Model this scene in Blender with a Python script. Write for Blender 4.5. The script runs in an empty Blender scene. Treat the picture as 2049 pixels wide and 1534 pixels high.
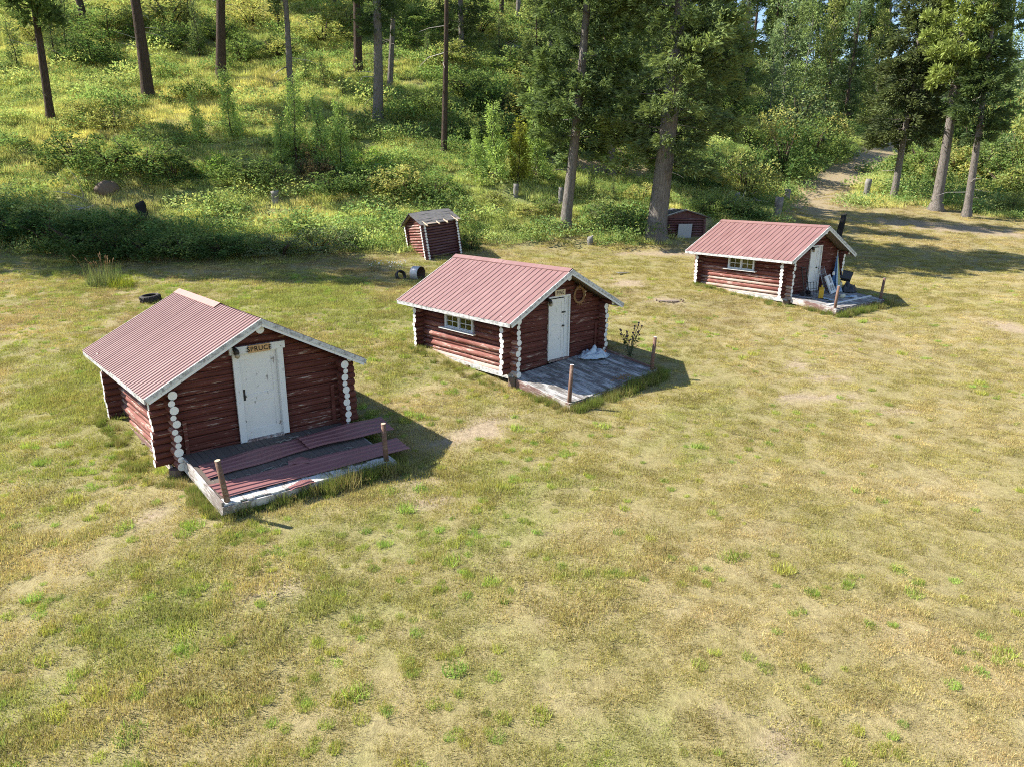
import bpy, math, random
import numpy as np
from mathutils import Vector, Matrix, Euler

S = bpy.context.scene
COL = S.collection
R = math.radians
rnd = random.Random(7)

# ------------------------------------------------------------------ camera, sky, sun, exposure
cam_d = bpy.data.cameras.new('camera')
cam = bpy.data.objects.new('camera', cam_d)
COL.objects.link(cam)
cam.location = (0, 0, 0)
cam.rotation_euler = (Matrix.Rotation(R(90 - 16.086), 3, 'X') @ Matrix.Rotation(R(0.295), 3, 'Z')).to_euler()
cam_d.sensor_fit = 'HORIZONTAL'
cam_d.sensor_width = 36.0
cam_d.lens = 36.0 * 1416.5 / 2049.0
cam_d.clip_start = 0.1
cam_d.clip_end = 9000
S.camera = cam

SUN_AZ, SUN_EL = R(169.0), R(42.5)          # azimuth counter-clockwise from +x
sun_vec = Vector((math.cos(SUN_AZ) * math.cos(SUN_EL), math.sin(SUN_AZ) * math.cos(SUN_EL), math.sin(SUN_EL)))
world = bpy.data.worlds.new('World')
S.world = world
world.use_nodes = True
wn = world.node_tree.nodes
wl = world.node_tree.links
wn.clear()
sky = wn.new('ShaderNodeTexSky')
sky.sky_type = 'NISHITA'
sky.sun_disc = False
sky.sun_elevation = SUN_EL
sky.sun_rotation = math.atan2(sun_vec.x, sun_vec.y)
sky.altitude = 1200
sky.air_density = 1.0
sky.dust_density = 0.6
sky.ozone_density = 1.0
bg = wn.new('ShaderNodeBackground')
bg.inputs['Strength'].default_value = 0.10
wo = wn.new('ShaderNodeOutputWorld')
wl.new(sky.outputs[0], bg.inputs['Color'])
wl.new(bg.outputs[0], wo.inputs['Surface'])
sun_d = bpy.data.lights.new('sun', 'SUN')
sun_d.energy = 5.0
sun_d.angle = R(0.53)
sun_d.color = (1.0, 0.95, 0.86)
sun = bpy.data.objects.new('sun', sun_d)
COL.objects.link(sun)
sun.location = (-40, 20, 50)
sun.rotation_euler = sun_vec.to_track_quat('Z', 'Y').to_euler()

S.view_settings.view_transform = 'Standard'
S.view_settings.look = 'None'
S.view_settings.gamma = 1.0
S.view_settings.use_curve_mapping = False
S.view_settings.exposure = 1.28
S.render.engine = 'CYCLES'
S.cycles.max_bounces = 5
S.cycles.diffuse_bounces = 3
S.cycles.glossy_bounces = 2
S.cycles.transmission_bounces = 3
S.cycles.transparent_max_bounces = 6
S.cycles.use_adaptive_sampling = False
S.cycles.use_denoising = False
S.cycles.filter_width = 1.05
S.cycles.caustics_reflective = False
S.cycles.caustics_refractive = False

# ------------------------------------------------------------------ terrain
#TERRAIN-BEGIN
CP = [(-26.4,37.0,-3.37),(-27.4,41.0,-1.80),(-32.9,51.0,3.54),(-41.7,66.0,9.62),(-50.5,82.0,18.19),(-16.5,38.0,-3.52),(-18.4,43.0,-1.65),(-20.9,50.0,1.99),(-25.6,63.0,7.60),(-32.7,83.0,18.32),(-7.4,39.0,-3.66),(-8.3,44.5,-1.17),(-9.2,50.0,1.29),(-10.1,56.0,4.28),(-11.7,66.0,8.69),(-14.4,84.0,18.46),(-2.2,45.0,-1.21),(4.2,48.5,-0.54),(4.6,53.0,0.62),(4.8,56.0,2.09),(5.8,68.0,6.80),(7.0,84.0,13.47),(8.4,102.0,22.29),(3.0,43.0,-2.91),(-2.1,41.5,-3.07),(8.4,42.0,-3.30),(9.2,45.0,-2.17),(12.0,49.0,-1.39),(14.3,56.0,0.24),(18.1,72.0,4.90),(24.2,86.0,9.57),(29.1,105.0,16.74),(17.4,47.0,-2.31),(21.3,54.0,-1.58),(29.4,66.0,0.44),(41.7,82.0,3.05),(42.9,95.0,6.38),(38.0,100.0,11.08),(30.1,52.0,-1.98),(28.6,55.0,-1.28),(34.4,49.0,-2.82),(38.6,58.0,-1.01),(47.2,68.0,1.03),(29.3,41.0,-4.03),(68.3,100.0,6.60),(52.4,95.0,5.74),(72.6,125.0,11.04),(55.8,125.0,13.04),(-5.6,12.5,-6.33),(-10.2,17.1,-5.88),(-2.6,15.4,-6.40),(-6.7,20.2,-5.90),(1.6,18.6,-6.12),(-3.1,23.4,-5.42),(4.6,21.5,-5.95),(0.1,26.4,-5.42),(13.0,28.3,-5.25),(8.8,33.5,-4.70),(16.3,30.8,-5.20),(12.3,36.3,-4.60),(0.0,6.0,-7.05),(-6.0,7.0,-7.00),(7.0,7.0,-7.00),(11.0,17.0,-6.40),(0.0,13.0,-6.50),(18.0,24.0,-5.75),(-14.0,18.0,-6.00),(-20.0,26.0,-5.20),(-9.0,28.0,-4.95),(3.0,31.0,-4.75),(24.0,32.0,-4.70),(0.0,-6.0,-8.00),(-20.0,0.0,-7.60),(20.0,0.0,-7.80),(0.0,-40.0,-10.00),(60.0,0.0,-8.00),(-60.0,0.0,-6.00),(-60.0,40.0,-1.00),(-60.0,70.0,14.00),(-60.0,110.0,32.00),(0.0,130.0,38.00),(45.0,130.0,15.00),(75.0,50.0,-3.00),(80.0,90.0,4.00),(75.0,150.0,10.00),(-30.0,160.0,48.00),(110.0,120.0,6.00),(120.0,40.0,-5.00)]
def _hash(ix, iy, seed):
    h = (ix.astype(np.int64) * 374761393 + iy.astype(np.int64) * 668265263 + seed * 1442695041) & 0xFFFFFFFF
    h = ((h ^ (h >> 13)) * 1274126177) & 0xFFFFFFFF
    h = (h ^ (h >> 16)) & 0xFFFFFFFF
    return h.astype(np.float64) / 4294967295.0
def vnoise(x, y, seed=0):
    x = np.asarray(x, float); y = np.asarray(y, float)
    ix = np.floor(x); iy = np.floor(y)
    fx = x - ix; fy = y - iy
    fx = fx * fx * (3 - 2 * fx); fy = fy * fy * (3 - 2 * fy)
    a = _hash(ix, iy, seed); b = _hash(ix + 1, iy, seed); c = _hash(ix, iy + 1, seed); d = _hash(ix + 1, iy + 1, seed)
    return (a * (1 - fx) + b * fx) * (1 - fy) + (c * (1 - fx) + d * fx) * fy
def fbm(x, y, seed=0, octv=4):
    s = 0; a = 0.5; n = 0
    for k in range(octv):
        s = s + a * vnoise(x * 2 ** k, y * 2 ** k, seed + k * 17); n += a; a *= 0.5
    return s / n
def sstep(a, b, x):
    t = np.clip((np.asarray(x, float) - a) / (b - a), 0, 1)
    return t * t * (3 - 2 * t)
_cp = np.array(CP)
_c = _cp[:, :2] / 50.0
def _U(d2):
    return d2 * np.log(d2 + 1e-9)
_n = len(_cp)
_K = _U(((_c[:, None] - _c[None]) ** 2).sum(-1)) + 0.004 * np.eye(_n)
_P = np.c_[np.ones(_n), _c]
_w = np.linalg.solve(np.block([[_K, _P], [_P.T, np.zeros((3, 3))]]), np.r_[_cp[:, 2], 0, 0, 0])
def tps(x, y):
    q = np.stack([np.asarray(x, float).ravel(), np.asarray(y, float).ravel()], 1) / 50.0
    o = np.empty(len(q))
    for i in range(0, len(q), 20000):
        b = q[i:i + 20000]
        o[i:i + 20000] = _U(((b[:, None] - _c[None]) ** 2).sum(-1)) @ _w[:_n] + _w[_n] + b @ _w[_n + 1:]
    return o
# the meadow's far edge: y of the foot of the hill as a function of x
EDGE = np.array([(-90, 38), (-40, 36), (-26, 36.2), (-16.5, 36.8), (-9, 37.8), (-4, 39.5), (3, 41.5), (8, 41.2), (12, 42.5), (16, 44.5), (20, 47), (23, 52), (27, 53), (31, 53), (36, 50), (60, 49), (120, 50)], float)
def edge_y(x):
    return np.interp(x, EDGE[:, 0], EDGE[:, 1])
TRAIL = np.array([(18, 44), (21, 51), (24.5, 58), (29.5, 66), (36, 75), (42, 83), (47, 92)], float)
def trail_d(x, y):
    x = np.asarray(x, float); y = np.asarray(y, float)
    best = np.full(np.broadcast(x, y).shape, 1e9)
    for (ax, ay), (bx, by) in zip(TRAIL[:-1], TRAIL[1:]):
        t = np.clip(((x - ax) * (bx - ax) + (y - ay) * (by - ay)) / ((bx - ax) ** 2 + (by - ay) ** 2), 0, 1)
        best = np.minimum(best, np.hypot(x - ax - t * (bx - ax), y - ay - t * (by - ay)))
    return best
def hillmask(x, y):
    w = (fbm(np.asarray(x) * .35, np.asarray(y) * .35, 5) - .5) * 2.2
    h = sstep(-0.5, 1.1, np.asarray(y) - edge_y(x) + w)
    return h * sstep(1.7, 2.9, trail_d(x, y) + w * .3)
def height(x, y):
    x = np.asarray(x, float); y = np.asarray(y, float); sh = np.broadcast(x, y).shape
    x = np.broadcast_to(x, sh); y = np.broadcast_to(y, sh)
    r = np.hypot(x, y - 40)
    k = np.where(r > 120, 120 / np.maximum(r, 1e-6), 1.0)
    z = tps(x * k, 40 + (y - 40) * k).reshape(sh)
    far = sstep(120, 420, r)
    z = z * (1 - far) + far * (-4 + 10 * fbm(x / 160, y / 160, 3))
    h = sstep(0, 6, y - edge_y(x)) * sstep(1.0, 3.0, trail_d(x, y)) * (1 - sstep(140, 260, r))
    z = z + h * ((fbm(x / 5.0, y / 5.0, 11, 3) - .5) * 1.3 + (fbm(x / 1.5, y / 1.5, 12, 2) - .5) * .35)
    z = z + (1 - h) * ((fbm(x / 2.2, y / 2.2, 13, 3) - .5) * .09)
    return z
def _lines(lo, hi, fine_lo, fine_hi, step, grow):
    a = list(np.arange(fine_lo, fine_hi + 1e-6, step)); s = step
    v = a[-1]
    while v < hi:
        s *= grow; v += s; a.append(v)
    v = a[0]; s = step
    while v > lo:
        s *= grow; v -= s; a.insert(0, v)
    return np.array(a)
GX = _lines(-3000, 3000, -48, 52, 0.5, 1.09)
GY = _lines(-600, 4000, 3, 72, 0.5, 1.09)
_gx, _gy = np.meshgrid(GX, GY)
GZ = height(_gx.ravel(), _gy.ravel()).reshape(_gx.shape)
def gz(x, y):
    x = np.asarray(x, float); y = np.asarray(y, float)
    i = np.clip(np.searchsorted(GX, x) - 1, 0, len(GX) - 2); j = np.clip(np.searchsorted(GY, y) - 1, 0, len(GY) - 2)
    fx = (x - GX[i]) / (GX[i + 1] - GX[i]); fy = (y - GY[j]) / (GY[j + 1] - GY[j])
    return (GZ[j, i] * (1 - fx) + GZ[j, i + 1] * fx) * (1 - fy) + (GZ[j + 1, i] * (1 - fx) + GZ[j + 1, i + 1] * fx) * fy
#TERRAIN-END

# ------------------------------------------------------------------ helpers
def tag(o, label=None, cat=None, group=None, kind=None):
    if label: o['label'] = label
    if cat: o['category'] = cat
    if group: o['group'] = group
    if kind: o['kind'] = kind
    return o
def link(name, data, parent=None, loc=(0, 0, 0), rot=(0, 0, 0), scale=(1, 1, 1)):
    o = bpy.data.objects.new(name, data)
    COL.objects.link(o)
    o.parent = parent
    o.location = loc; o.rotation_euler = rot; o.scale = scale
    return o
def thing(name, label, cat, loc, rot=(0, 0, 0), group=None):
    return tag(link(name, None, None, loc, rot), label, cat, group)
def np_mesh(name, V, F, mats, mi=None, tint=None, smooth=False):
    V = np.asarray(V, np.float32); F = np.asarray(F, np.int32)
    me = bpy.data.meshes.new(name)
    n, k = F.shape
    me.vertices.add(len(V)); me.vertices.foreach_set('co', V.ravel())
    me.loops.add(n * k); me.loops.foreach_set('vertex_index', F.ravel())
    me.polygons.add(n); me.polygons.foreach_set('loop_start', np.arange(0, n * k, k, dtype=np.int32))
    me.polygons.foreach_set('loop_total', np.full(n, k, np.int32))
    if smooth: me.polygons.foreach_set('use_smooth', np.ones(n, bool))
    for m in (mats if isinstance(mats, (list, tuple)) else [mats]): me.materials.append(m)
    if mi is not None: me.polygons.foreach_set('material_index', np.asarray(mi, np.int32))
    me.update(calc_edges=True)
    if tint is not None:
        a = me.color_attributes.new('tint', 'FLOAT_COLOR', 'POINT')
        a.data.foreach_set('color', np.c_[tint, np.ones(len(tint))].astype(np.float32).ravel())
    me.validate()
    return me
class MB:
    """collects boxes, tubes and strips and links them as one mesh object"""
    def __init__(s): s.v = []; s.f = []; s.m = []
    def box(s, x0, x1, y0, y1, z0, z1, mi=0, M=None):
        b = len(s.v)
        p = [(x, y, z) for z in (z0, z1) for y in (y0, y1) for x in (x0, x1)]
        if M is not None: p = [tuple(M @ Vector(q)) for q in p]
        s.v += p
        for q in ((0, 2, 3, 1), (4, 5, 7, 6), (0, 1, 5, 4), (2, 6, 7, 3), (0, 4, 6, 2), (1, 3, 7, 5)):
            s.f.append([b + i for i in q]); s.m.append(mi)
        return s
    def tube(s, pts, rad, n=8, mi=0, cap=True, capmi=None):
        pts = [Vector(p) for p in pts]
        rad = rad if isinstance(rad, (list, tuple)) else [rad] * len(pts)
        rings = []
        prev = None
        for i, p in enumerate(pts):
            d = (pts[min(i + 1, len(pts) - 1)] - pts[max(i - 1, 0)]).normalized()
            if prev is None:
                u = d.orthogonal().normalized()
            else:
                u = (prev - d * prev.dot(d)).normalized()
            prev = u; w = d.cross(u)
            b = len(s.v)
            for k in range(n):
                a = 2 * math.pi * k / n
                s.v.append(tuple(p + (u * math.cos(a) + w * math.sin(a)) * rad[i]))
            rings.append(b)
        for a, b in zip(rings[:-1], rings[1:]):
            for k in range(n):
                s.f.append([a + k, a + (k + 1) % n, b + (k + 1) % n, b + k]); s.m.append(mi)
        if cap:
            s.f.append([rings[0] + k for k in range(n)][::-1]); s.m.append(mi if capmi is None else capmi)
            s.f.append([rings[-1] + k for k in range(n)]); s.m.append(mi if capmi is None else capmi)
        return s
    def poly(s, pts, mi=0):
        b = len(s.v); s.v += [tuple(p) for p in pts]; s.f.append(list(range(b, b + len(pts)))); s.m.append(mi); return s
    def prism(s, outline, axis, a, b, mi=0):
        """extrude a 2-D outline between a and b along 'x', 'y' or 'z'"""
        def P(q, t):
            return {'x': (t, q[0], q[1]), 'y': (q[0], t, q[1]), 'z': (q[0], q[1], t)}[axis]
        k = len(s.v); n = len(outline)
        s.v += [P(q, a) for q in outline] + [P(q, b) for q in outline]
        s.f.append([k + i for i in range(n)]); s.f.append([k + n + i for i in range(n)][::-1]); s.m += [mi, mi]
        for i in range(n):
            j = (i + 1) % n
            s.f.append([k + i, k + n + i, k + n + j, k + j]); s.m.append(mi)
        return s
    def mesh(s, name, mats, smooth=False):
        me = bpy.data.meshes.new(name)
        me.from_pydata(s.v, [], s.f)
        for m in (mats if isinstance(mats, (list, tuple)) else [mats]): me.materials.append(m)
        me.polygons.foreach_set('material_index', s.m)
        if smooth: me.polygons.foreach_set('use_smooth', [len(f) == 4 for f in s.f])
        me.update()
        return me
    def build(s, name, mats, parent=None, loc=(0, 0, 0), rot=(0, 0, 0), smooth=False, bevel=0):
        o = link(name, s.mesh(name, mats, smooth), parent, loc, rot)
        if bevel:
            b = o.modifiers.new('bevel', 'BEVEL'); b.width = bevel; b.segments = 2
        return o

# ------------------------------------------------------------------ materials
class NT:
    def __init__(s, name):
        s.m = bpy.data.materials.new(name); s.m.use_nodes = True
        s.t = s.m.node_tree; s.t.nodes.clear()
        s.out = s.n('ShaderNodeOutputMaterial')
    def n(s, typ, **kw):
        o = s.t.nodes.new(typ)
        for k, v in kw.items(): setattr(o, k, v)
        return o
    def l(s, a, b): s.t.links.new(a, b)
    def coord(s, which='Object', scale=(1, 1, 1), rand=True):
        c = s.n('ShaderNodeTexCoord'); o = c.outputs[which]
        if rand:
            i = s.n('ShaderNodeObjectInfo'); m = s.n('ShaderNodeMath', operation='MULTIPLY'); m.inputs[1].default_value = 37.0
            s.l(i.outputs['Random'], m.inputs[0])
            a = s.n('ShaderNodeVectorMath', operation='ADD'); s.l(o, a.inputs[0]); s.l(m.outputs[0], a.inputs[1]); o = a.outputs[0]
        p = s.n('ShaderNodeMapping'); p.inputs['Scale'].default_value = scale; s.l(o, p.inputs['Vector'])
        return p.outputs[0]
    def noise(s, vec, scale=5, detail=4, rough=0.55, dist=0.0):
        o = s.n('ShaderNodeTexNoise'); o.inputs['Scale'].default_value = scale; o.inputs['Detail'].default_value = detail
        o.inputs['Roughness'].default_value = rough; o.inputs['Distortion'].default_value = dist
        s.l(vec, o.inputs['Vector']); return o.outputs['Fac']
    def ramp(s, fac, *stops):
        o = s.n('ShaderNodeValToRGB'); e = o.color_ramp.elements
        while len(e) < len(stops): e.new(0.5)
        for q, (p, c) in zip(e, stops):
            q.position = p; q.color = (c, c, c, 1) if isinstance(c, (int, float)) else (*c, 1)
        s.l(fac, o.inputs[0]); return o.outputs[0]
    def mix(s, fac, a, b, mode='MIX'):
        o = s.n('ShaderNodeMix', data_type='RGBA', blend_type=mode)
        for sock, v in ((o.inputs[0], fac), (o.inputs[6], a), (o.inputs[7], b)):
            if isinstance(v, (int, float)): sock.default_value = v
            elif isinstance(v, tuple): sock.default_value = (*v, 1)
            else: s.l(v, sock)
        return o.outputs[2]
    def bump(s, h, strength=0.4, dist=0.02):
        b = s.n('ShaderNodeBump'); b.inputs['Strength'].default_value = strength; b.inputs['Distance'].default_value = dist
        s.l(h, b.inputs['Height']); return b.outputs[0]
    def princ(s, col, rough=0.7, normal=None, metallic=0.0, spec=0.35):
        p = s.n('ShaderNodeBsdfPrincipled')
        if isinstance(col, tuple): p.inputs['Base Color'].default_value = (*col, 1)
        else: s.l(col, p.inputs['Base Color'])
        if isinstance(rough, (int, float)): p.inputs['Roughness'].default_value = rough
        else: s.l(rough, p.inputs['Roughness'])
        p.inputs['Metallic'].default_value = metallic; p.inputs['Specular IOR Level'].default_value = spec
        if normal is not None: s.l(normal, p.inputs['Normal'])
        s.l(p.outputs[0], s.out.inputs[0]); return p

def mat_log(name, c1, c2, flake, lo, hi):
    t = NT(name)
    v = t.coord('Object', (1.0, 9.0, 9.0))
    v2 = t.coord('Object', (0.5, 1.6, 1.6))
    n1 = t.noise(v, 2.6, 6, 0.7); n2 = t.noise(v2, 2.0, 3); n3 = t.noise(v, 9.0, 4, .7)
    base = t.mix(t.ramp(n2, (.3, 0.0), (.7, 1.0)), c1, c2)
    base = t.mix(t.ramp(n3, (.35, .75), (.75, 1.15)), (0, 0, 0), base, 'MIX') if False else base
    fl = t.mix(n3, tuple(.72 * q for q in flake), flake)
    # flaking comes in drifts: the fine streaks show only where the broad noise is high
    s = t.n('ShaderNodeMath', operation='MULTIPLY'); t.l(n1, s.inputs[0]); t.l(t.ramp(n2, (.3, .78), (.75, 1.1)), s.inputs[1])
    f = t.ramp(s.outputs[0], (lo, 0.0), (hi, 1.0))
    grain = t.ramp(n3, (.3, .8), (.7, 1.12))
    col = t.mix(1.0, t.mix(f, base, fl), grain, 'MULTIPLY')
    t.princ(col, 0.78, t.bump(n1, .5, .012), spec=.25)
    return t.m
RED1, RED2 = (0.088, 0.025, 0.018), (0.140, 0.044, 0.033)
M_LOG = mat_log('weathered_red_log_paint', RED1, RED2, (0.46, 0.36, 0.30), .555, .64)
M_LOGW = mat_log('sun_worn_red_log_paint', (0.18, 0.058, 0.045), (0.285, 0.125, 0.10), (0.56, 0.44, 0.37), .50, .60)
M_BARE = mat_log('bare_peeled_log', (0.33, 0.21, 0.17), (0.43, 0.33, 0.28), (0.55, 0.49, 0.43), .44, .56)
M_OLDLOG = mat_log('faded_grey_red_log', (0.090, 0.035, 0.034), (0.135, 0.075, 0.078), (0.26, 0.22, 0.21), .58, .68)

def mat_white(name, c=(0.74, 0.74, 0.72), dirt=(0.20, 0.17, 0.14), lo=.62, hi=.70, scale=(3, 3, 3)):
    t = NT(name)
    v = t.coord('Object', scale)
    n1 = t.noise(v, 3.0, 6, .65); n2 = t.noise(v, 1.1, 3)
    col = t.mix(t.ramp(n1, (lo, 0.0), (hi, 1.0)), t.mix(n2, tuple(q * .86 for q in c), c), dirt)
    t.princ(col, .6, t.bump(n1, .25, .006)); return t.m
M_WHITE = mat_white('chipped_white_paint')
M_END = mat_white('white_painted_log_end', (0.80, 0.79, 0.75), (0.34, 0.26, 0.2), .66, .76, (5, 5, 5))
M_FASC = mat_white('peeling_white_board', (0.62, 0.62, 0.60), (0.20, 0.195, 0.19), .42, .66, (4, 2.2, 4))
M_DOOR = mat_white('flaked_white_door_paint', (0.77, 0.755, 0.72), (0.30, 0.27, 0.24), .61, .66, (2.6, 2.6, 1.6))

def mat_metal(name, c1, c2):
    t = NT(name)
    v = t.coord('Object', (1, 1, 1)); w = t.coord('Object', (.4, 6, .4))
    n1 = t.noise(v, .9, 3); n2 = t.noise(v, 22, 3); n3 = t.noise(w, 2, 4)
    col = t.mix(t.ramp(n1, (.3, 0.0), (.7, 1.0)), c1, c2)
    col = t.mix(t.ramp(n3, (.55, 0.0), (.8, .35)), col, (.42, .27, .24))
    col = t.mix(t.ramp(n2, (.74, 0.0), (.8, .5)), col, (.1, .05, .05))
    t.princ(col, t.ramp(n3, (.2, .42), (.8, .58)), None, 0.0, .4); return t.m
M_ROOF = mat_metal('faded_red_roof_metal', (0.205, 0.106, 0.099), (0.245, 0.134, 0.125))
M_CAP = mat_metal('pale_red_ridge_metal', (0.30, 0.155, 0.135), (0.335, 0.18, 0.155))
M_SHEET = mat_metal('dull_maroon_metal', (0.215, 0.090, 0.088), (0.27, 0.12, 0.115))

def mat_plank(name, wood1, wood2, paint, lo, hi):
    t = NT(name)
    v = t.coord('Object', (9, 1.2, 9)); v2 = t.coord('Object', (1.3, .8, 1.0))
    n1 = t.noise(v, 3, 6, .7); n2 = t.noise(v2, 1.6, 4, .6); 
    s = t.n('ShaderNodeMath', operation='ADD'); t.l(n1, s.inputs[0]); t.l(n2, s.inputs[1])
    h = t.n('ShaderNodeMath', operation='MULTIPLY'); h.inputs[1].default_value = .5; t.l(s.outputs[0], h.inputs[0])
    col = t.mix(t.ramp(h.outputs[0], (lo, 0.0), (hi, 1.0)), t.mix(n1, wood1, wood2), paint)
    t.princ(col, .8, t.bump(n1, .4, .008), spec=.2); return t.m
M_DECKG = mat_plank('weathered_grey_deck', (0.105, 0.092, 0.084), (0.19, 0.17, 0.155), (0.50, 0.49, 0.475), .46, .60)
M_DECKW = mat_plank('worn_white_deck_paint', (0.16, 0.13, 0.11), (0.26, 0.22, 0.19), (0.60, 0.59, 0.57), .40, .50)
M_DECKD = mat_plank('grey_brown_deck_wood', (0.085, 0.068, 0.058), (0.16, 0.13, 0.11), (0.40, 0.38, 0.36), .60, .68)
M_RIM = mat_plank('flaking_rim_board', (0.14, 0.075, 0.065), (0.24, 0.15, 0.13), (0.58, 0.54, 0.50), .50, .60)
M_RIMG = mat_plank('weathered_pale_rim_board', (0.17, 0.14, 0.125), (0.27, 0.23, 0.205), (0.56, 0.53, 0.50), .44, .56)
M_POST = mat_log('stripped_post_wood', (0.130, 0.068, 0.048), (0.20, 0.115, 0.080), (0.33, 0.25, 0.19), .5, .62)
M_GREYWOOD = mat_log('silver_grey_wood', (0.14, 0.128, 0.118), (0.25, 0.235, 0.215), (0.36, 0.34, 0.31), .5, .62)
M_CHAR = mat_log('charred_black_wood', (0.010, 0.010, 0.010), (0.022, 0.020, 0.018), (0.10, 0.095, 0.09), .60, .72)

def mat_flat(name, c, rough=.6, spec=.35, metallic=0, nscale=12, amt=.18):
    t = NT(name); n = t.noise(t.coord('Object'), nscale, 4)
    col = t.mix(n, tuple(max(0, q * (1 - amt)) for q in c), tuple(q * (1 + amt) for q in c))
    t.princ(col, rough, t.bump(n, .12, .004), metallic, spec); return t.m
M_CHINK = mat_flat('dark_gap_filling', (0.075, 0.020, 0.016), .9)
M_UNDER = mat_flat('roof_sheathing_wood', (0.30, 0.24, 0.19), .8)
M_SIGN = mat_flat('varnished_sign_wood', (0.52, 0.31, 0.14), .5)
M_SIGN2 = mat_flat('pale_sign_wood', (0.60, 0.47, 0.30), .6)
M_INK = mat_flat('burnt_letter_black', (0.012, 0.008, 0.006), .7)
M_IRON = mat_flat('dark_iron', (0.030, 0.026, 0.024), .55)
M_RUST = mat_flat('rusty_iron', (0.075, 0.042, 0.030), .8, amt=.5)
M_TIRE = mat_flat('weathered_rubber', (0.035, 0.028, 0.025), .8)
M_GALV = mat_flat('galvanised_steel', (0.40, 0.40, 0.41), .45, .5, .3)
M_GLOBE = mat_flat('cloudy_lamp_glass', (0.34, 0.28, 0.18), .2, .6)
M_YEL = mat_flat('yellow_plastic', (0.56, 0.33, 0.015), .4, .5)
M_BLUE = mat_flat('blue_fabric', (0.10, 0.22, 0.42), .8)
M_BLUE2 = mat_flat('pale_blue_fabric', (0.36, 0.48, 0.60), .8)
M_TAN = mat_flat('sun_bleached_yellow_fabric', (0.50, 0.46, 0.20), .8)
M_DKGREY = mat_flat('charcoal_fabric', (0.055, 0.058, 0.065), .75)
M_PLAST = mat_flat('white_plastic', (0.66, 0.66, 0.62), .45, .5)
M_FILM = mat_flat('crumpled_pale_plastic_sheet', (0.50, 0.57, 0.62), .4, .5)
M_CREAM = mat_flat('cream_plastic', (0.62, 0.60, 0.44), .45)
M_ORANGE = mat_flat('faded_orange_plastic', (0.52, 0.16, 0.06), .5)
M_STONE = mat_flat('brown_lichen_stone', (0.16, 0.115, 0.085), .9, nscale=5, amt=.45)
M_GREYPANEL = mat_flat('grey_weathered_panel', (0.33, 0.35, 0.37), .7)
M_DEAD = mat_flat('bleached_dead_wood', (0.42, 0.38, 0.34), .85)
M_STRAWW = mat_flat('dry_twig_fibre', (0.30, 0.17, 0.08), .85)
M_ROOFING = mat_flat('curling_grey_roll_roofing', (0.125, 0.118, 0.115), .8, nscale=7, amt=.55)
M_RAFTER = mat_flat('raw_pale_pole', (0.50, 0.38, 0.26), .8)
M_ROPE = mat_flat('pale_rope', (0.24, 0.215, 0.19), .9)
def mat_glass():
    t = NT('window_glass')
    tr = t.n('ShaderNodeBsdfTransparent'); tr.inputs[0].default_value = (.55, .6, .58, 1)
    gl = t.n('ShaderNodeBsdfGlossy'); gl.inputs['Roughness'].default_value = .04
    f = t.n('ShaderNodeFresnel'); f.inputs[0].default_value = 1.75
    m = t.n('ShaderNodeMixShader'); t.l(f.outputs[0], m.inputs[0]); t.l(tr.outputs[0], m.inputs[1]); t.l(gl.outputs[0], m.inputs[2])
    t.l(m.outputs[0], t.out.inputs[0]); return t.m
M_GLASS = mat_glass()

def mat_leaf(name, inst=False, trans=.38, base=None, gloss=.0):
    """foliage: colour from the 'tint' attribute (real colour differences between leaves)"""
    t = NT(name)
    if base is not None:
        col = None
        a = t.n('ShaderNodeRGB'); a.outputs[0].default_value = (*base, 1); col = a.outputs[0]
    else:
        a = t.n('ShaderNodeAttribute'); a.attribute_name = 'tint'; a.attribute_type = 'GEOMETRY'; col = a.outputs['Color']
    if inst:
        b = t.n('ShaderNodeAttribute'); b.attribute_name = 'itint'; b.attribute_type = 'INSTANCER'
        col = t.mix(1.0, col, b.outputs['Color'], 'MULTIPLY')
    else:
        oi = t.n('ShaderNodeObjectInfo')
        hv = t.n('ShaderNodeHueSaturation')
        mr = t.n('ShaderNodeMapRange'); t.l(oi.outputs['Random'], mr.inputs[0]); mr.inputs[3].default_value = .485; mr.inputs[4].default_value = .512
        mv = t.n('ShaderNodeMapRange'); t.l(oi.outputs['Random'], mv.inputs[0]); mv.inputs[3].default_value = 1.15; mv.inputs[4].default_value = .85
        t.l(mr.outputs[0], hv.inputs['Hue']); t.l(mv.outputs[0], hv.inputs['Value']); t.l(col, hv.inputs['Color']); col = hv.outputs[0]
    d = t.n('ShaderNodeBsdfDiffuse'); t.l(col, d.inputs[0])
    tr = t.n('ShaderNodeBsdfTranslucent'); t.l(t.mix(1.0, col, (1.2, 1.18, .85), 'MULTIPLY'), tr.inputs[0])
    m = t.n('ShaderNodeMixShader'); m.inputs[0].default_value = trans
    t.l(d.outputs[0], m.inputs[1]); t.l(tr.outputs[0], m.inputs[2])
    sh = m.outputs[0]
    if gloss:
        g = t.n('ShaderNodeBsdfGlossy'); g.inputs['Roughness'].default_value = .45
        q = t.n('ShaderNodeMixShader'); q.inputs[0].default_value = gloss
        t.l(sh, q.inputs[1]); t.l(g.outputs[0], q.inputs[2]); sh = q.outputs[0]
    t.l(sh, t.out.inputs[0]); return t.m
M_LEAF = mat_leaf('broad_leaves')
M_NEEDLE = mat_leaf('conifer_needles', trans=.25)
M_GRASS = mat_leaf('meadow_grass_blades', True, .35)
M_COVER = mat_leaf('undergrowth_leaves', True, .40)
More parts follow.
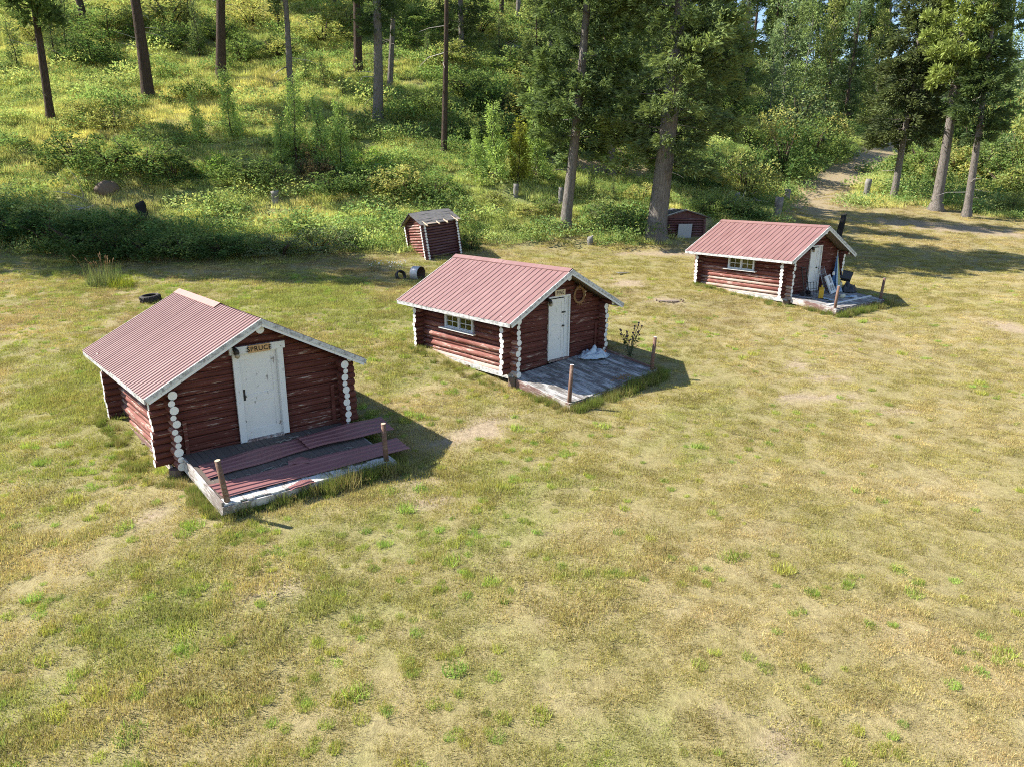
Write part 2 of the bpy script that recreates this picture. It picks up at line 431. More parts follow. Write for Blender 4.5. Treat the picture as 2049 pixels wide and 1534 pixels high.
def mat_bark(name, c1, c2):
    t = NT(name)
    v = t.coord('Object', (9, 9, 1.6)); n = t.noise(v, 2.2, 6, .65, .5); n2 = t.noise(t.coord('Object', (1, 1, .35)), 1.2, 3)
    col = t.mix(t.ramp(n, (.32, 0.0), (.66, 1.0)), tuple(q * .52 for q in c1), t.mix(n2, c1, c2))
    t.princ(col, .95, t.bump(n, 1.0, .12), spec=.1); return t.m
M_BARK = mat_bark('furrowed_fir_bark', (0.215, 0.185, 0.160), (0.330, 0.295, 0.265))
M_BARKP = mat_bark('brown_pine_bark', (0.085, 0.058, 0.045), (0.155, 0.115, 0.092))
M_BARKG = mat_bark('grey_aspen_bark', (0.30, 0.28, 0.24), (0.42, 0.40, 0.35))

# ------------------------------------------------------------------ ground
STRAW = np.array((0.400, 0.328, 0.160)); OLIVE = np.array((0.290, 0.262, 0.092)); GREEN = np.array((0.222, 0.258, 0.070))
BROWN = np.array((0.285, 0.210, 0.130)); DIRT = np.array((0.385, 0.298, 0.205)); YGRASS = np.array((0.430, 0.410, 0.155)); DGREEN = np.array((0.085, 0.125, 0.035))
DIRTS = [(-1.05, 17.1, .55, 1.6, -.75), (-2.1, 14.3, .8, .35, .5), (-1.9, 13.6, .7, .25, .1), (6.66, 29.95, .75, .55, 0), (5.3, 33.0, 1.0, .8, 0), (8.8, 39.6, 3.5, .45, .0), (28.5, 47.5, 5.5, 1.3, -.25),
         (5.7, 53.4, 5.0, 1.5, .0), (9.5, 22.6, .6, .4, .3), (9.0, 20.0, 1.1, .3, .2), (10.6, 19.2, .9, .25, -.2), (10.0, 21.6, .7, .22, .1), (8.0, 19.8, .35, .5, 0), (3.3, 7.6, .35, .5, .3), (-4.0, 10.4, .9, .22, .3), (19.5, 26.5, .6, 1.6, .4), (-6.9, 12.6, .45, .35, 0)]
def dirtmask(x, y):
    d = np.zeros(np.broadcast(x, y).shape)
    w = (fbm(np.asarray(x) * 2.4, np.asarray(y) * 2.4, 41, 4) - .5) * 1.7
    for cx, cy, a, b, r in DIRTS:
        u = (x - cx) * math.cos(r) + (y - cy) * math.sin(r); v = -(x - cx) * math.sin(r) + (y - cy) * math.cos(r)
        d = np.maximum(d, 1 - sstep(.55, 1.25, np.hypot(u / a, v / b) + w))
    td = trail_d(x, y)
    d = np.maximum(d, .65 * (1 - sstep(.9, 2.6, td + w * .8)) * sstep(46, 52, y))
    return d
def lerp(a, b, t): return a + (b - a) * np.asarray(t)[..., None]
def greenfield(x, y):
    g = .02 + .30 * sstep(9, -9, x) + .14 * sstep(10, 2, x)
    g = g + .25 * np.exp(-(((x + 6) / 7) ** 2 + ((y - 27) / 6) ** 2)) + .18 * np.exp(-(((x + 3.5) / 2.6) ** 2 + ((y - 10.2) / 1.8) ** 2))
    return g
def meadow_tint(x, y):
    n1 = fbm(x * .32, y * .32, 21, 4); n2 = fbm(x * 1.3, y * 1.3, 22, 3); n3 = fbm(x * .11 + 5, y * .11, 23, 3)
    u = x * .8 - y * .6; v = x * .6 + y * .8                            # mowing swathes
    st = fbm(u * .35, v * 1.9, 27, 3)
    c = lerp(STRAW, OLIVE, sstep(.27, .62, .45 * n1 + .3 * n2 + .25 * st))
    c = lerp(c, BROWN, sstep(.52, .72, n3 * .6 + n2 * .4) * .6)
    n4 = fbm(x * 3.7, y * 3.7, 29, 3); n5 = fbm(x * .9 + 4, y * .9, 30, 3)
    g = np.clip(greenfield(x, y) + (n1 - .5) * .5 + (n5 - .5) * .9 + (n4 - .5) * .8, 0, 1)
    c = lerp(c, GREEN, sstep(.15, .85, g) * .85) * (.80 + .40 * n4)[..., None]
    return c
def hill_tint(x, y):
    n1 = fbm(x * .16, y * .16, 31, 4); n2 = fbm(x * .7, y * .7, 32, 3)
    c = lerp(YGRASS, np.array((0.320, 0.360, 0.125)), sstep(.40, .62, .55 * n1 + .45 * n2 + .1 * sstep(-30, -10, x)))
    c = lerp(c, np.array((0.450, 0.375, 0.180)), sstep(.56, .72, n2) * .5)
    return c
def ground_tint(x, y):
    h = hillmask(x, y)[..., None]
    c = meadow_tint(x, y) * (1 - h) + hill_tint(x, y) * .75 * h
    c = c * (1 - .45 * (1 - h)) + .45 * (1 - h) * np.array((0.335, 0.264, 0.148)) * (.75 + .5 * fbm(x * 2.3, y * 2.3, 35, 3))[..., None]
    return lerp(c, DIRT, dirtmask(x, y) * .9)
_nx, _ny = len(GX), len(GY)
_ii = np.arange(_nx * _ny).reshape(_ny, _nx)
_F = np.stack([_ii[:-1, :-1], _ii[:-1, 1:], _ii[1:, 1:], _ii[1:, :-1]], -1).reshape(-1, 4)
_V = np.c_[_gx.ravel(), _gy.ravel(), GZ.ravel()]
def mat_ground():
    t = NT('dry_meadow_soil')
    a = t.n('ShaderNodeAttribute'); a.attribute_name = 'tint'
    v = t.coord('Object', rand=False)
    n1 = t.noise(v, 9, 5, .7); n2 = t.noise(v, 42, 4, .7); n3 = t.noise(v, 2.3, 4)
    col = t.mix(1.0, a.outputs['Color'], t.ramp(n1, (.3, .62), (.7, 1.15)), 'MULTIPLY')
    col = t.mix(1.0, col, t.ramp(n2, (.3, .72), (.72, 1.2)), 'MULTIPLY')
    col = t.mix(t.ramp(n3, (.55, 0.0), (.75, .3)), col, (.30, .235, .16))
    s = t.n('ShaderNodeMath', operation='ADD'); t.l(n1, s.inputs[0]); t.l(n2, s.inputs[1])
    t.princ(col, .95, t.bump(s.outputs[0], .7, .03), spec=.1); return t.m
M_GROUND = mat_ground()
ground = link('ground', np_mesh('ground', _V, _F, M_GROUND, tint=ground_tint(_gx.ravel(), _gy.ravel()), smooth=True))
tag(ground, 'gently rising dry meadow running up into a rough hillside', None, None, 'structure')

# far forested mountain on the right skyline
mx = np.linspace(300, 2600, 70); mt = np.linspace(0, 1, 14)
_mx, _mt = np.meshgrid(mx, mt)
ridge = 215 + 190 * fbm(_mx / 420 + 2.3, _mx * 0, 51, 4) + 40 * sstep(900, 1300, _mx)
mz = -20 + ridge * np.sin(_mt * math.pi / 2) ** 1.2 + (fbm(_mx / 60, _mt * 9, 52, 3) - .5) * 50 * _mt
_j = np.arange(_mx.size).reshape(_mx.shape)
def mat_mountain():
    t = NT('forested_mountain_side'); v = t.coord('Object', rand=False); n = t.noise(v, .03, 6, .7); n2 = t.noise(v, .12, 3)
    t.princ(t.mix(t.ramp(n, (.35, 0.0), (.65, 1.0)), (.035, .06, .035), (.11, .125, .06)), .95, t.bump(n2, 1, 12), spec=.05); return t.m
mo = link('mountain', np_mesh('mountain', np.c_[_mx.ravel(), (1500 + 700 * _mt).ravel(), mz.ravel()], np.stack([_j[:-1, :-1], _j[:-1, 1:], _j[1:, 1:], _j[1:, :-1]], -1).reshape(-1, 4), mat_mountain(), smooth=True))
tag(mo, 'distant forested mountain fading blue on the right skyline', None, None, 'structure')

# ------------------------------------------------------------------ scattered grass and undergrowth (stuff)
def kites(P, D, Ln, W, rng, up=None):
    """leaf quads: base P, direction D, length Ln, width W"""
    n = len(P)
    D = D / np.maximum(np.linalg.norm(D, axis=1, keepdims=True), 1e-9)
    r = rng.normal(size=(n, 3)) if up is None else up + .35 * rng.normal(size=(n, 3))
    Sd = np.cross(D, r); Sd /= np.maximum(np.linalg.norm(Sd, axis=1, keepdims=True), 1e-9)
    a = P; b = P + D * (Ln * .5)[:, None] + Sd * (W * .5)[:, None]; c = P + D * Ln[:, None]; d = P + D * (Ln * .5)[:, None] - Sd * (W * .5)[:, None]
    V = np.stack([a, b, c, d], 1).reshape(-1, 3)
    return V, np.arange(4 * n).reshape(-1, 4)
def blades(n, rad, h0, h1, w, lean, seed, square=True):
    rng = np.random.default_rng(seed)
    if square: P = np.c_[rng.uniform(-rad, rad, (n, 2)), np.zeros(n)]
    else:
        a = rng.uniform(0, 6.283, n); r = rad * np.sqrt(rng.uniform(0, 1, n)); P = np.c_[r * np.cos(a), r * np.sin(a), np.zeros(n)]
    h = rng.uniform(h0, h1, n); az = rng.uniform(0, 6.283, n); ln = np.abs(rng.normal(0, lean, n))
    T = P + np.c_[np.cos(az) * np.sin(ln) * h, np.sin(az) * np.sin(ln) * h, np.cos(ln) * h]
    sd = rng.uniform(0, 6.283, n); Wv = np.c_[np.cos(sd), np.sin(sd), np.zeros(n)] * (w * rng.uniform(.6, 1.3, n))[:, None] * .5
    P[:, 2] -= .015
    V = np.stack([P - Wv, P + Wv, T], 1).reshape(-1, 3)
    v = np.repeat(rng.uniform(.66, 1.3, n), 3)[:, None] * np.ones((1, 3))
    v[:, 0] *= np.repeat(rng.uniform(.92, 1.12, n), 3)
    return V, np.arange(3 * n).reshape(-1, 3), v
def src_collection(name, meshes):
    c = bpy.data.collections.new(name)
    for k, me in enumerate(meshes):
        o = bpy.data.objects.new('%s_%02d' % (name, k), me); c.objects.link(o)
    return c
def scatter(name, label, src, nsrc, x, y, scl, tint, seed, mat, sink=0.0, tilt=.12):
    rng = np.random.default_rng(seed); n = len(x)
    me = bpy.data.meshes.new(name); me.vertices.add(n)
    me.vertices.foreach_set('co', np.c_[x, y, gz(x, y) - sink].astype(np.float32).ravel())
    me.materials.append(mat)
    def at(nm, typ, data, key):
        a = me.attributes.new(nm, typ, 'POINT'); a.data.foreach_set(key, np.ascontiguousarray(data).ravel())
    at('rot', 'FLOAT_VECTOR', np.c_[rng.normal(0, tilt, (n, 2)), rng.uniform(0, 6.283, n)].astype(np.float32), 'vector')
    at('scl', 'FLOAT', np.asarray(scl, np.float32), 'value')
    at('idx', 'INT', rng.integers(0, nsrc, n).astype(np.int32), 'value')
    at('itint', 'FLOAT_COLOR', np.c_[tint, np.ones(n)].astype(np.float32), 'color')
    o = link(name, me)
    g = bpy.data.node_groups.new(name, 'GeometryNodeTree')
    g.interface.new_socket('Geometry', in_out='INPUT', socket_type='NodeSocketGeometry')
    g.interface.new_socket('Geometry', in_out='OUTPUT', socket_type='NodeSocketGeometry')
    N = g.nodes.new; i = N('NodeGroupInput'); ou = N('NodeGroupOutput'); ip = N('GeometryNodeInstanceOnPoints')
    ci = N('GeometryNodeCollectionInfo'); ci.inputs['Collection'].default_value = src; ci.inputs['Separate Children'].default_value = True; ci.inputs['Reset Children'].default_value = True
    def na(nm, typ):
        q = N('GeometryNodeInputNamedAttribute'); q.data_type = typ; q.inputs['Name'].default_value = nm; return q.outputs['Attribute']
    L = g.links.new
    L(i.outputs[0], ip.inputs['Points']); L(ci.outputs[0], ip.inputs['Instance']); ip.inputs['Pick Instance'].default_value = True
    L(na('idx', 'INT'), ip.inputs['Instance Index']); L(na('rot', 'FLOAT_VECTOR'), ip.inputs['Rotation']); L(na('scl', 'FLOAT'), ip.inputs['Scale'])
    L(ip.outputs[0], ou.inputs[0])
    o.modifiers.new('scatter', 'NODES').node_group = g
    tag(o, label, None, None, 'stuff')
    return o
def wedge(rng, y0, y1, dens, margin=4.0, k=.80):
    """random ground points over the part of the place the photograph covers, and a strip to each side"""
    w = k * y1 + margin; n = int(dens * 2 * w * (y1 - y0))
    x = rng.uniform(-w, w, n); y = rng.uniform(y0, y1, n)
    m = np.abs(x) < k * y + margin
    return x[m], y[m]
CABS = {1: (-5.533, 15.345, -4.303, .723, 2.524, 1.321, 5.54), 2: (1.803, 21.455, -3.924, .760, 2.565, 1.311, 5.54), 3: (13.598, 31.04, -3.195, .660, 2.59, 1.312, 5.53)}
def cab_local(i, x, y):
    X, Y, Z, w = CABS[i][:4]; c, s = math.cos(w), math.sin(w)
    return c * (x - X) + s * (y - Y), -s * (x - X) + c * (y - Y)
def cab_world(i, u, v):
    X, Y, Z, w = CABS[i][:4]; c, s = math.cos(w), math.sin(w)
    return X + c * u - s * v, Y + s * u + c * v
def outside_cabins(x, y, pad=0.0):
    m = np.ones(len(x), bool)
    for i in CABS:
        u, v = cab_local(i, x, y)
        m &= ~((np.abs(u) < 2.0 + pad) & (v > -1.95 - pad) & (v < 4.8 + pad))
    return m

rng = np.random.default_rng(3)
gsrc = []
for k in range(6):
    V, F, v = blades(330, .27, .020, .054, .0085, .78, 100 + k)
    gsrc.append(np_mesh('short_grass', V, F, M_GRASS, tint=v))
C_GRASS = src_collection('short_grass', gsrc)
X, Y = [], []
for y0, y1, d in ((4.5, 12, 19.0), (12, 20, 14.0), (20, 32, 10.0), (32, 48, 7.0), (48, 60, 3.5)):
    a, b = wedge(rng, y0, y1, d); X.append(a); Y.append(b)
x = np.concatenate(X); y = np.concatenate(Y)
keep = (rng.uniform(size=len(x)) > hillmask(x, y)) & (rng.uniform(size=len(x)) > dirtmask(x, y) * 1.05) & outside_cabins(x, y)
bald = fbm(x * 2.1, y * 2.1, 61, 3) + .1 * greenfield(x, y)
keep &= rng.uniform(size=len(x)) < sstep(.20, .30, bald) * .6 + .4
x, y = x[keep], y[keep]
tint = meadow_tint(x, y) * rng.uniform(.95, 1.62, (len(x), 1))
scl = rng.uniform(.8, 1.3, len(x)) * (1 + .012 * np.maximum(y - 12, 0)) * (.85 + .5 * sstep(.2, .7, greenfield(x, y) + fbm(x * .5, y * .5, 63) - .5))
scatter('meadow_grass', 'short dry mown grass covering the meadow', C_GRASS, 6, x, y, scl, tint, 5, M_GRASS)

# fresh green tufts of coarser grass
tsrc = []
for k in range(4):
    V, F, v = blades(150, .13, .04, .11, .012, .7, 200 + k, False)
    tsrc.append(np_mesh('green_tuft', V, F, M_GRASS, tint=v))
C_TUFT = src_collection('green_tuft', tsrc)
a, b = wedge(rng, 4.5, 34, 8.0)
tf = greenfield(a, b) + .16 * sstep(8, -8, a) + .12 * sstep(20, 8, b)
p = np.clip(tf + (fbm(a * .9, b * .9, 71, 3) - .5) * 2.2 - .13, 0, 1) * 1.0 + .012
keep = (rng.uniform(size=len(a)) < p) & outside_cabins(a, b) & (hillmask(a, b) < .3) & (dirtmask(a, b) < .4)
a, b = a[keep], b[keep]
tint = np.array((0.36, 0.445, 0.100)) * rng.uniform(.75, 1.2, (len(a), 1)) * np.c_[rng.uniform(.8, 1.2, len(a)), np.ones(len(a)), np.ones(len(a))]
scatter('green_grass_tufts', 'fresh green grass tufts sprinkled through the dry meadow', C_TUFT, 4, a, b, rng.uniform(.45, 1.0, len(a)) * (1 + .7 * (rng.uniform(size=len(a)) < .12)), tint, 6, M_GRASS)

# long unmown grass against the porches and walls
lsrc = []
for k in range(4):
    V, F, v = blades(120, .16, .10, .34, .010, .38, 300 + k, False)
    lsrc.append(np_mesh('long_grass', V, F, M_GRASS, tint=v))
C_LONG = src_collection('long_grass', lsrc)
lx, ly, ls = [], [], []
def strip(i, u0, v0, u1, v1, n, w, s0, s1):
    for k in range(n):
        t = rng.uniform(); q = cab_world(i, u0 + (u1 - u0) * t + rng.normal(0, w), v0 + (v1 - v0) * t + rng.normal(0, w))
        lx.append(q[0]); ly.append(q[1]); ls.append(rng.uniform(s0, s1))
for i, fl, fr in ((1, -1.95, 2.05), (2, -2.15, 2.1), (3, -2.1, 2.1)):
    strip(i, fl, -2.12, fr, -2.12, 70, .10, .5, 1.15)
    strip(i, fl - .12, -2.0, fl - .12, -.2, 30, .09, .4, .9)
    strip(i, fr + .12, -2.0, fr + .12, 0, 30, .12, .5, 1.1)
    strip(i, -2.6, .2, -2.6, 4.9, 60, .14, .3, .75)
    strip(i, 2.6, .2, 2.6, 4.9, 30, .2, .4, .9)
strip(1, -.2, -2.2, 1.9, -2.25, 45, .10, .9, 1.5); strip(2, 0, -2.1, 2.0, -2.05, 40, .1, .8, 1.35)
lx = np.array(lx); ly = np.array(ly)
tint = lerp(np.array((0.155, 0.215, 0.045)), np.array((0.36, 0.30, 0.14)), rng.uniform(0, 1, len(lx)) ** 2.0)
scatter('long_grass', 'long unmown grass along the porches and cabin walls', C_LONG, 4, lx, ly, np.array(ls), tint, 8, M_GRASS)

# hillside: rough grass plus leafy ground cover
rsrc = []
for k in range(5):
    V, F, v = blades(170, .55, .12, .42, .026, .5, 400 + k, False)
    rsrc.append(np_mesh('rough_grass', V, F, M_GRASS, tint=v))
C_ROUGH = src_collection('rough_grass', rsrc)
csrc = []
for k in range(6):
    q = np.random.default_rng(500 + k); n = 380
    a = q.uniform(0, 6.283, n); r = .62 * np.sqrt(q.uniform(0, 1, n)); hh = .40 * q.uniform(0.1, 1, n) * (1 - (r / .62) ** 2 * .6)
    P = np.c_[r * np.cos(a), r * np.sin(a), hh]; D = np.c_[np.cos(a), np.sin(a), q.uniform(-.5, .9, n)] + q.normal(0, .6, (n, 3))
    V, F = kites(P, D, q.uniform(.045, .095, n), q.uniform(.03, .055, n), q, np.array((0, 0, 1.0)))
    v = np.repeat(q.uniform(.85, 1.15, n), 4)[:, None] * np.ones((1, 3)); v[:, 0] *= np.repeat(q.uniform(.85, 1.2, n), 4)
    csrc.append(np_mesh('ground_cover', V, F, M_COVER, tint=v))
C_COVER = src_collection('ground_cover', csrc)
def hillpts(dens, seed, far=118):
    q = np.random.default_rng(seed); X, Y = [], []
    for y0, y1, d in ((36, 52, 1.0), (52, 68, .8), (68, 90, .5), (90, far, .36)):
        a, b = wedge(q, y0, y1, dens * d, 8, .82); X.append(a); Y.append(b)
    x = np.concatenate(X); y = np.concatenate(Y)
    k = (q.uniform(size=len(x)) < hillmask(x, y)) & (q.uniform(size=len(x)) > dirtmask(x, y) * .93)
    return x[k], y[k], q
x, y, q = hillpts(3.6, 11)
scatter('rough_grass', 'long yellow green grass over the rough hillside', C_ROUGH, 5, x, y, q.uniform(.7, 1.25, len(x)) * (1 + .010 * np.maximum(y - 45, 0)), hill_tint(x, y) * q.uniform(.8, 1.2, (len(x), 1)) * 1.5, 12, M_GRASS, .03)
x, y, q = hillpts(3.2, 13)
for px_, py_ in ((-20.9, 41.3), (-14.3, 43.9), (.17, 45.8), (3.0, 45.9), (-23.9, 43.2), (-24.5, 42), (15.3, 50.2), (16.9, 46.6), (20.4, 54.5), (27.15, 56.4), (40.5, 77.2), (10, 42), (10, 43)):
    k = np.hypot(x - px_, (y - py_ + 1.0) * .6) > 1.25; x, y = x[k], y[k]
for px_, py_ in ((-15.3, 48.6), (-13.1, 47.7), (-11.7, 47.5), (-16.4, 47.8), (-1.3, 46.8), (-2.5, 47.5), (.3, 46.8), (1.5, 47.1), (-20.3, 51.5), (-23.3, 50.5)):
    k = np.hypot(x - px_, (y - py_ + .8) * .7) > .9; x, y = x[k], y[k]
k = q.uniform(size=len(x)) < sstep(.30, .55, fbm(x * .28, y * .28, 81, 3) + .10 * sstep(-26, -10, x)) * .95 + .05
x, y = x[k], y[k]
dk = sstep(.55, .70, fbm(x * .9, y * .9, 83, 3))
tc = 1.28 * lerp(np.array((0.200, 0.290, 0.095)), np.array((0.310, 0.365, 0.135)), sstep(.34, .66, fbm(x * .45, y * .45, 82, 3)))
tc = lerp(tc, np.array((0.135, 0.215, 0.075)), dk * .85)
big = 1 + 1.3 * (q.uniform(size=len(x)) < .05 + .22 * dk)
scatter('leafy_undergrowth', 'leafy knee high undergrowth over the hillside', C_COVER, 6, x, y, big * q.uniform(.6, 1.35, len(x)) * (1 + .010 * np.maximum(y - 45, 0)), tc * q.uniform(.75, 1.25, (len(x), 1)), 14, M_COVER, .04)

# ------------------------------------------------------------------ the three log cabins
def log_mesh(length, r, seed, ends=(True, True), mats=None, n=10):
    """a round log along local x, slightly wavy, white painted end faces where it sticks out"""
    q = random.Random(seed); m = MB(); st = 5
    pts = []; rad = []
    for i in range(st):
        pts.append((length * i / (st - 1), q.uniform(-.006, .006), q.uniform(-.006, .006))); rad.append(r * q.uniform(.94, 1.05))
    m.tube(pts, rad, n)
    for k, e in ((-2, ends[0]), (-1, ends[1])):
        if e: m.m[k] = 1
    return m.mesh('log', mats or [M_LOG, M_END], True)
def add_log(parent, x0, x1, y, z, r, along, seed, ends, mat, name='log'):
    """log from x0 to x1 along 'x' or 'y' at the cross position y"""
    me = log_mesh(x1 - x0, r, seed, ends, [mat, M_END])
    if along == 'x': return link(name, me, parent, (x0, y, z))
    return link(name, me, parent, (y, x0, z), (0, 0, math.pi / 2))
def text_mesh(word, size, mat, name):
    cu = bpy.data.curves.new(name, 'FONT'); cu.body = word; cu.size = size; cu.extrude = .003; cu.align_x = 'CENTER'; cu.align_y = 'CENTER'; cu.space_character = 1.12
    cu.offset = .0022
    tmp = bpy.data.objects.new(name, cu); COL.objects.link(tmp)
    dg = bpy.context.evaluated_depsgraph_get()
    me = bpy.data.meshes.new_from_object(tmp.evaluated_get(dg)); me.name = name
    bpy.data.objects.remove(tmp); me.materials.clear(); me.materials.append(mat)
    return me

def cabin(i, label, yw, yb, door_x, door_w, window, deck, ribs, cap, sign, wide_frame, porch_mat, zt=.50, zf=-1.50):
    X, Y, Z, yaw, A, H, L = CABS[i]
    q = random.Random(40 + i)
    root = thing('log_cabin', label, 'log cabin', (X, Y, Z), (0, 0, yaw), 'red log cabins in a row across the meadow')
    sw = 2.0; zb = -1.70; sp = .158; n = 11
    # side walls
    for side in (-1, 1):
        for k in range(n):
            z = zb + .05 + k * sp; r = (.094 if k % 2 == 0 else .068) * q.uniform(.90, 1.07)
            y0 = (.07 if i == 1 else yw - .34) + q.uniform(-.02, .03); y1 = yb + .36 + q.uniform(-.03, .03)
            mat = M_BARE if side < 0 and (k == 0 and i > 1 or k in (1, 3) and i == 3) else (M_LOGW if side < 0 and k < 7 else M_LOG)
            xo = side * sw + q.uniform(-.028, .028)
            if window and side < 0 and window[2] - .06 < z < window[3] + .05:
                add_log(root, y0, window[0] - .04, xo, z, r, 'y', q.random(), (True, False), mat)
                add_log(root, window[1] + .04, y1, xo, z, r, 'y', q.random(), (False, True), mat)
            else:
                add_log(root, y0, y1, xo, z, r, 'y', q.random(), (True, True), mat)
    # front and back walls with gables
    for yy, front in ((yw, True), (yb, False)):
        k = 0
        while True:
            z = zb + .13 + k * sp
            if z > H - .28: break
            gable = z > .02
            hw = min(1.96, A * (1 - (z + .17) / H)) if gable else 2.40 + q.uniform(-.03, .03)
            r = (.076 if k % 2 else .090) * q.uniform(.95, 1.05)
            if gable: r = .082
            if front and z < zt + .10:
                add_log(root, -hw, door_x - door_w / 2 - .06, yy, z, r, 'x', q.random(), (not gable, False), M_LOG)
                add_log(root, door_x + door_w / 2 + .06, hw, yy, z, r, 'x', q.random(), (False, not gable), M_LOG)
            else:
                add_log(root, -hw, hw, yy, z, r, 'x', q.random(), (not gable, not gable), M_LOG)
            if front and z < .6:
                zc = z + sp / 2; hp = min(1.9, A * (1 - (zc + .2) / H)) if zc > .02 else 1.93
                for c0_, c1_ in ((-hp, door_x - door_w / 2 - .08), (door_x + door_w / 2 + .08, hp)):
                    if c1_ > c0_: link('chinking_pole', log_mesh(c1_ - c0_, .024 * q.uniform(.8, 1.2), q.random(), (False, False), [M_LOG, M_END], 6), root, (c0_, yy - .066, zc))
            k += 1
    # filling between the logs: a thin core in every wall
    m = MB()
    gab = lambda dz: [(-1.97, zb - .05), (-1.97, .12), (0, H - .18 + dz), (1.97, .12), (1.97, zb - .05)]
    m.prism(gab(0), 'y', yb - .025, yb + .025)
    d0, d1 = door_x - door_w / 2 - .03, door_x + door_w / 2 + .03
    m.prism([(-1.97, zb - .05), (-1.97, .12), (d0, .12 + (H - .30) * (1.97 + d0) / 1.97), (d0, zb - .05)], 'y', yw - .025, yw + .025)
    m.prism([(d1, zb - .05), (d1, .12 + (H - .30) * (1.97 - d1) / 1.97), (1.97, .12), (1.97, zb - .05)], 'y', yw - .025, yw + .025)
    m.prism([(d0, zt + .1), (d0, .12 + (H - .30) * (1.97 + d0) / 1.97), (0, H - .18), (d1, .12 + (H - .30) * (1.97 - d1) / 1.97), (d1, zt + .1)], 'y', yw - .024, yw + .024)
    m.box(1.975, 2.025, yw + .03, yb - .03, zb - .05, .12)
    if window:
        y0, y1, z0, z1 = window
        for a, b, c, d in ((yw + .03, y0 - .01, zb - .05, .12), (y1 + .01, yb - .03, zb - .05, .12), (y0 - .005, y1 + .005, zb - .05, z0 - .01), (y0 - .005, y1 + .005, z1 + .01, .12)):
            m.box(-2.025, -1.975, a, b, c, d)
    else:
        m.box(-2.025, -1.975, yw + .03, yb - .03, zb - .05, .12)
    m.box(-1.96, 1.96, yw + .04, yb - .04, zb + .12, zb + .16)
    m.build('chinking', M_CHINK, root)
    # corner board in the porch, and the bottom sill board along the lit side
    MB().box(1.70, 1.79, yw - .115, yw - .085, -1.50, -.58).build('corner_board', M_LOG, root)
    MB().box(-1.80, -1.72, yw - .115, yw - .085, -1.55, -.72).build('corner_board', M_LOG, root)
    MB().box(-2.14, -2.10, .35, yb + .1, zb - .10, zb + .04).build('sill_board', M_FASC if i > 1 else M_RIM, root)
    for (px, py) in ((-2.05, yw - .15), (-2.05, yb), (2.05, yw - .15), (2.05, yb), (-2.05, 2.4)):
        MB().tube([(px, py, zb - .55), (px, py, zb - .03)], [.17, .15], 9).build('footing', M_STONE, root)
    # ridge pole and wall plates with white ends
    for (px, pz, pr) in ((0, H - .255, .095), (-2.16, .055, .08), (2.16, .055, .08)):
        add_log(root, .10, yb + .45, px, pz, pr, 'y', q.random(), (True, True), M_LOG, 'roof_pole')
    # roof: sheathing, ribbed metal panels, ridge cap, fascia boards
    nA = math.hypot(A, H); sl = Vector((A, 0, -H)) / nA; nr = Vector((H, 0, A)) / nA
    m = MB()
    for s in (-1, 1):
        def P(t, o, y): return (s * (sl.x * t + nr.x * o), y, H + sl.z * t + nr.z * o)
        b = [P(.012, -.035, .012), P(nA - .02, -.035, .012), P(nA - .02, -.035, L - .012), P(.012, -.035, L - .012), P(.012, -.012, .012), P(nA - .02, -.012, .012), P(nA - .02, -.012, L - .012), P(.012, -.012, L - .012)]
        k0 = len(m.v); m.v += b
        for f in ((0, 1, 2, 3), (7, 6, 5, 4), (0, 4, 5, 1), (1, 5, 6, 2), (2, 6, 7, 3), (3, 7, 4, 0)): m.f.append([k0 + w for w in f]); m.m.append(0)
    m.build('roof_sheathing', M_UNDER, root)
    period, prof = ribs
    npan = 6; pw = L / npan
    for s in (-1, 1):
        for p in range(npan):
            ya, yb2 = p * pw - (.02 if p else 0), (p + 1) * pw
            us = []
            kk = math.floor(ya / period)
            while kk * period < yb2:
                for (u, h) in prof:
                    yy = kk * period + u
                    if ya <= yy <= yb2: us.append((yy, h))
                kk += 1
            us = [(ya, us[0][1])] + us + [(yb2, us[-1][1])]
            lift = .003 + .0025 * (p % 2)
            jit = q.uniform(-.012, .012)
            v = []; f = []
            for (yy, h) in us:
                for t in (.0, nA * .5, nA + .035 + jit):
                    sag = -.004 if 0 < t < nA else 0
                    o = h + lift + sag
                    v.append((s * (sl.x * t + nr.x * o), yy, H + sl.z * t + nr.z * o))
            for a in range(len(us) - 1):
                for b in range(2):
                    f.append([a * 3 + b, a * 3 + b + 1, a * 3 + b + 4, a * 3 + b + 3] if s > 0 else [a * 3 + b, a * 3 + b + 3, a * 3 + b + 4, a * 3 + b + 1])
            me = bpy.data.meshes.new('roof_panel'); me.from_pydata(v, [], f); me.materials.append(M_ROOF); me.update()
            link('roof_panel', me, root)
    for (c0, c1, oz) in cap:
        m = MB(); w = .17
        for s in (-1, 1):
            def P(t, o, y): return (s * (sl.x * t + nr.x * o), y, H + sl.z * t + nr.z * o)
            o0 = .028 + oz
            m.poly([(0, c0, H + .04 + oz), P(w, o0, c0), P(w, o0, c1), (0, c1, H + .04 + oz)] if s < 0 else [(0, c0, H + .04 + oz), (0, c1, H + .04 + oz), P(w, o0, c1), P(w, o0, c0)])
            m.poly([P(w, o0, c0), P(w + .004, o0 - .022, c0), P(w + .004, o0 - .022, c1), P(w, o0, c1)])
        m.build('ridge_cap', M_CAP if i == 1 else M_ROOF, root)
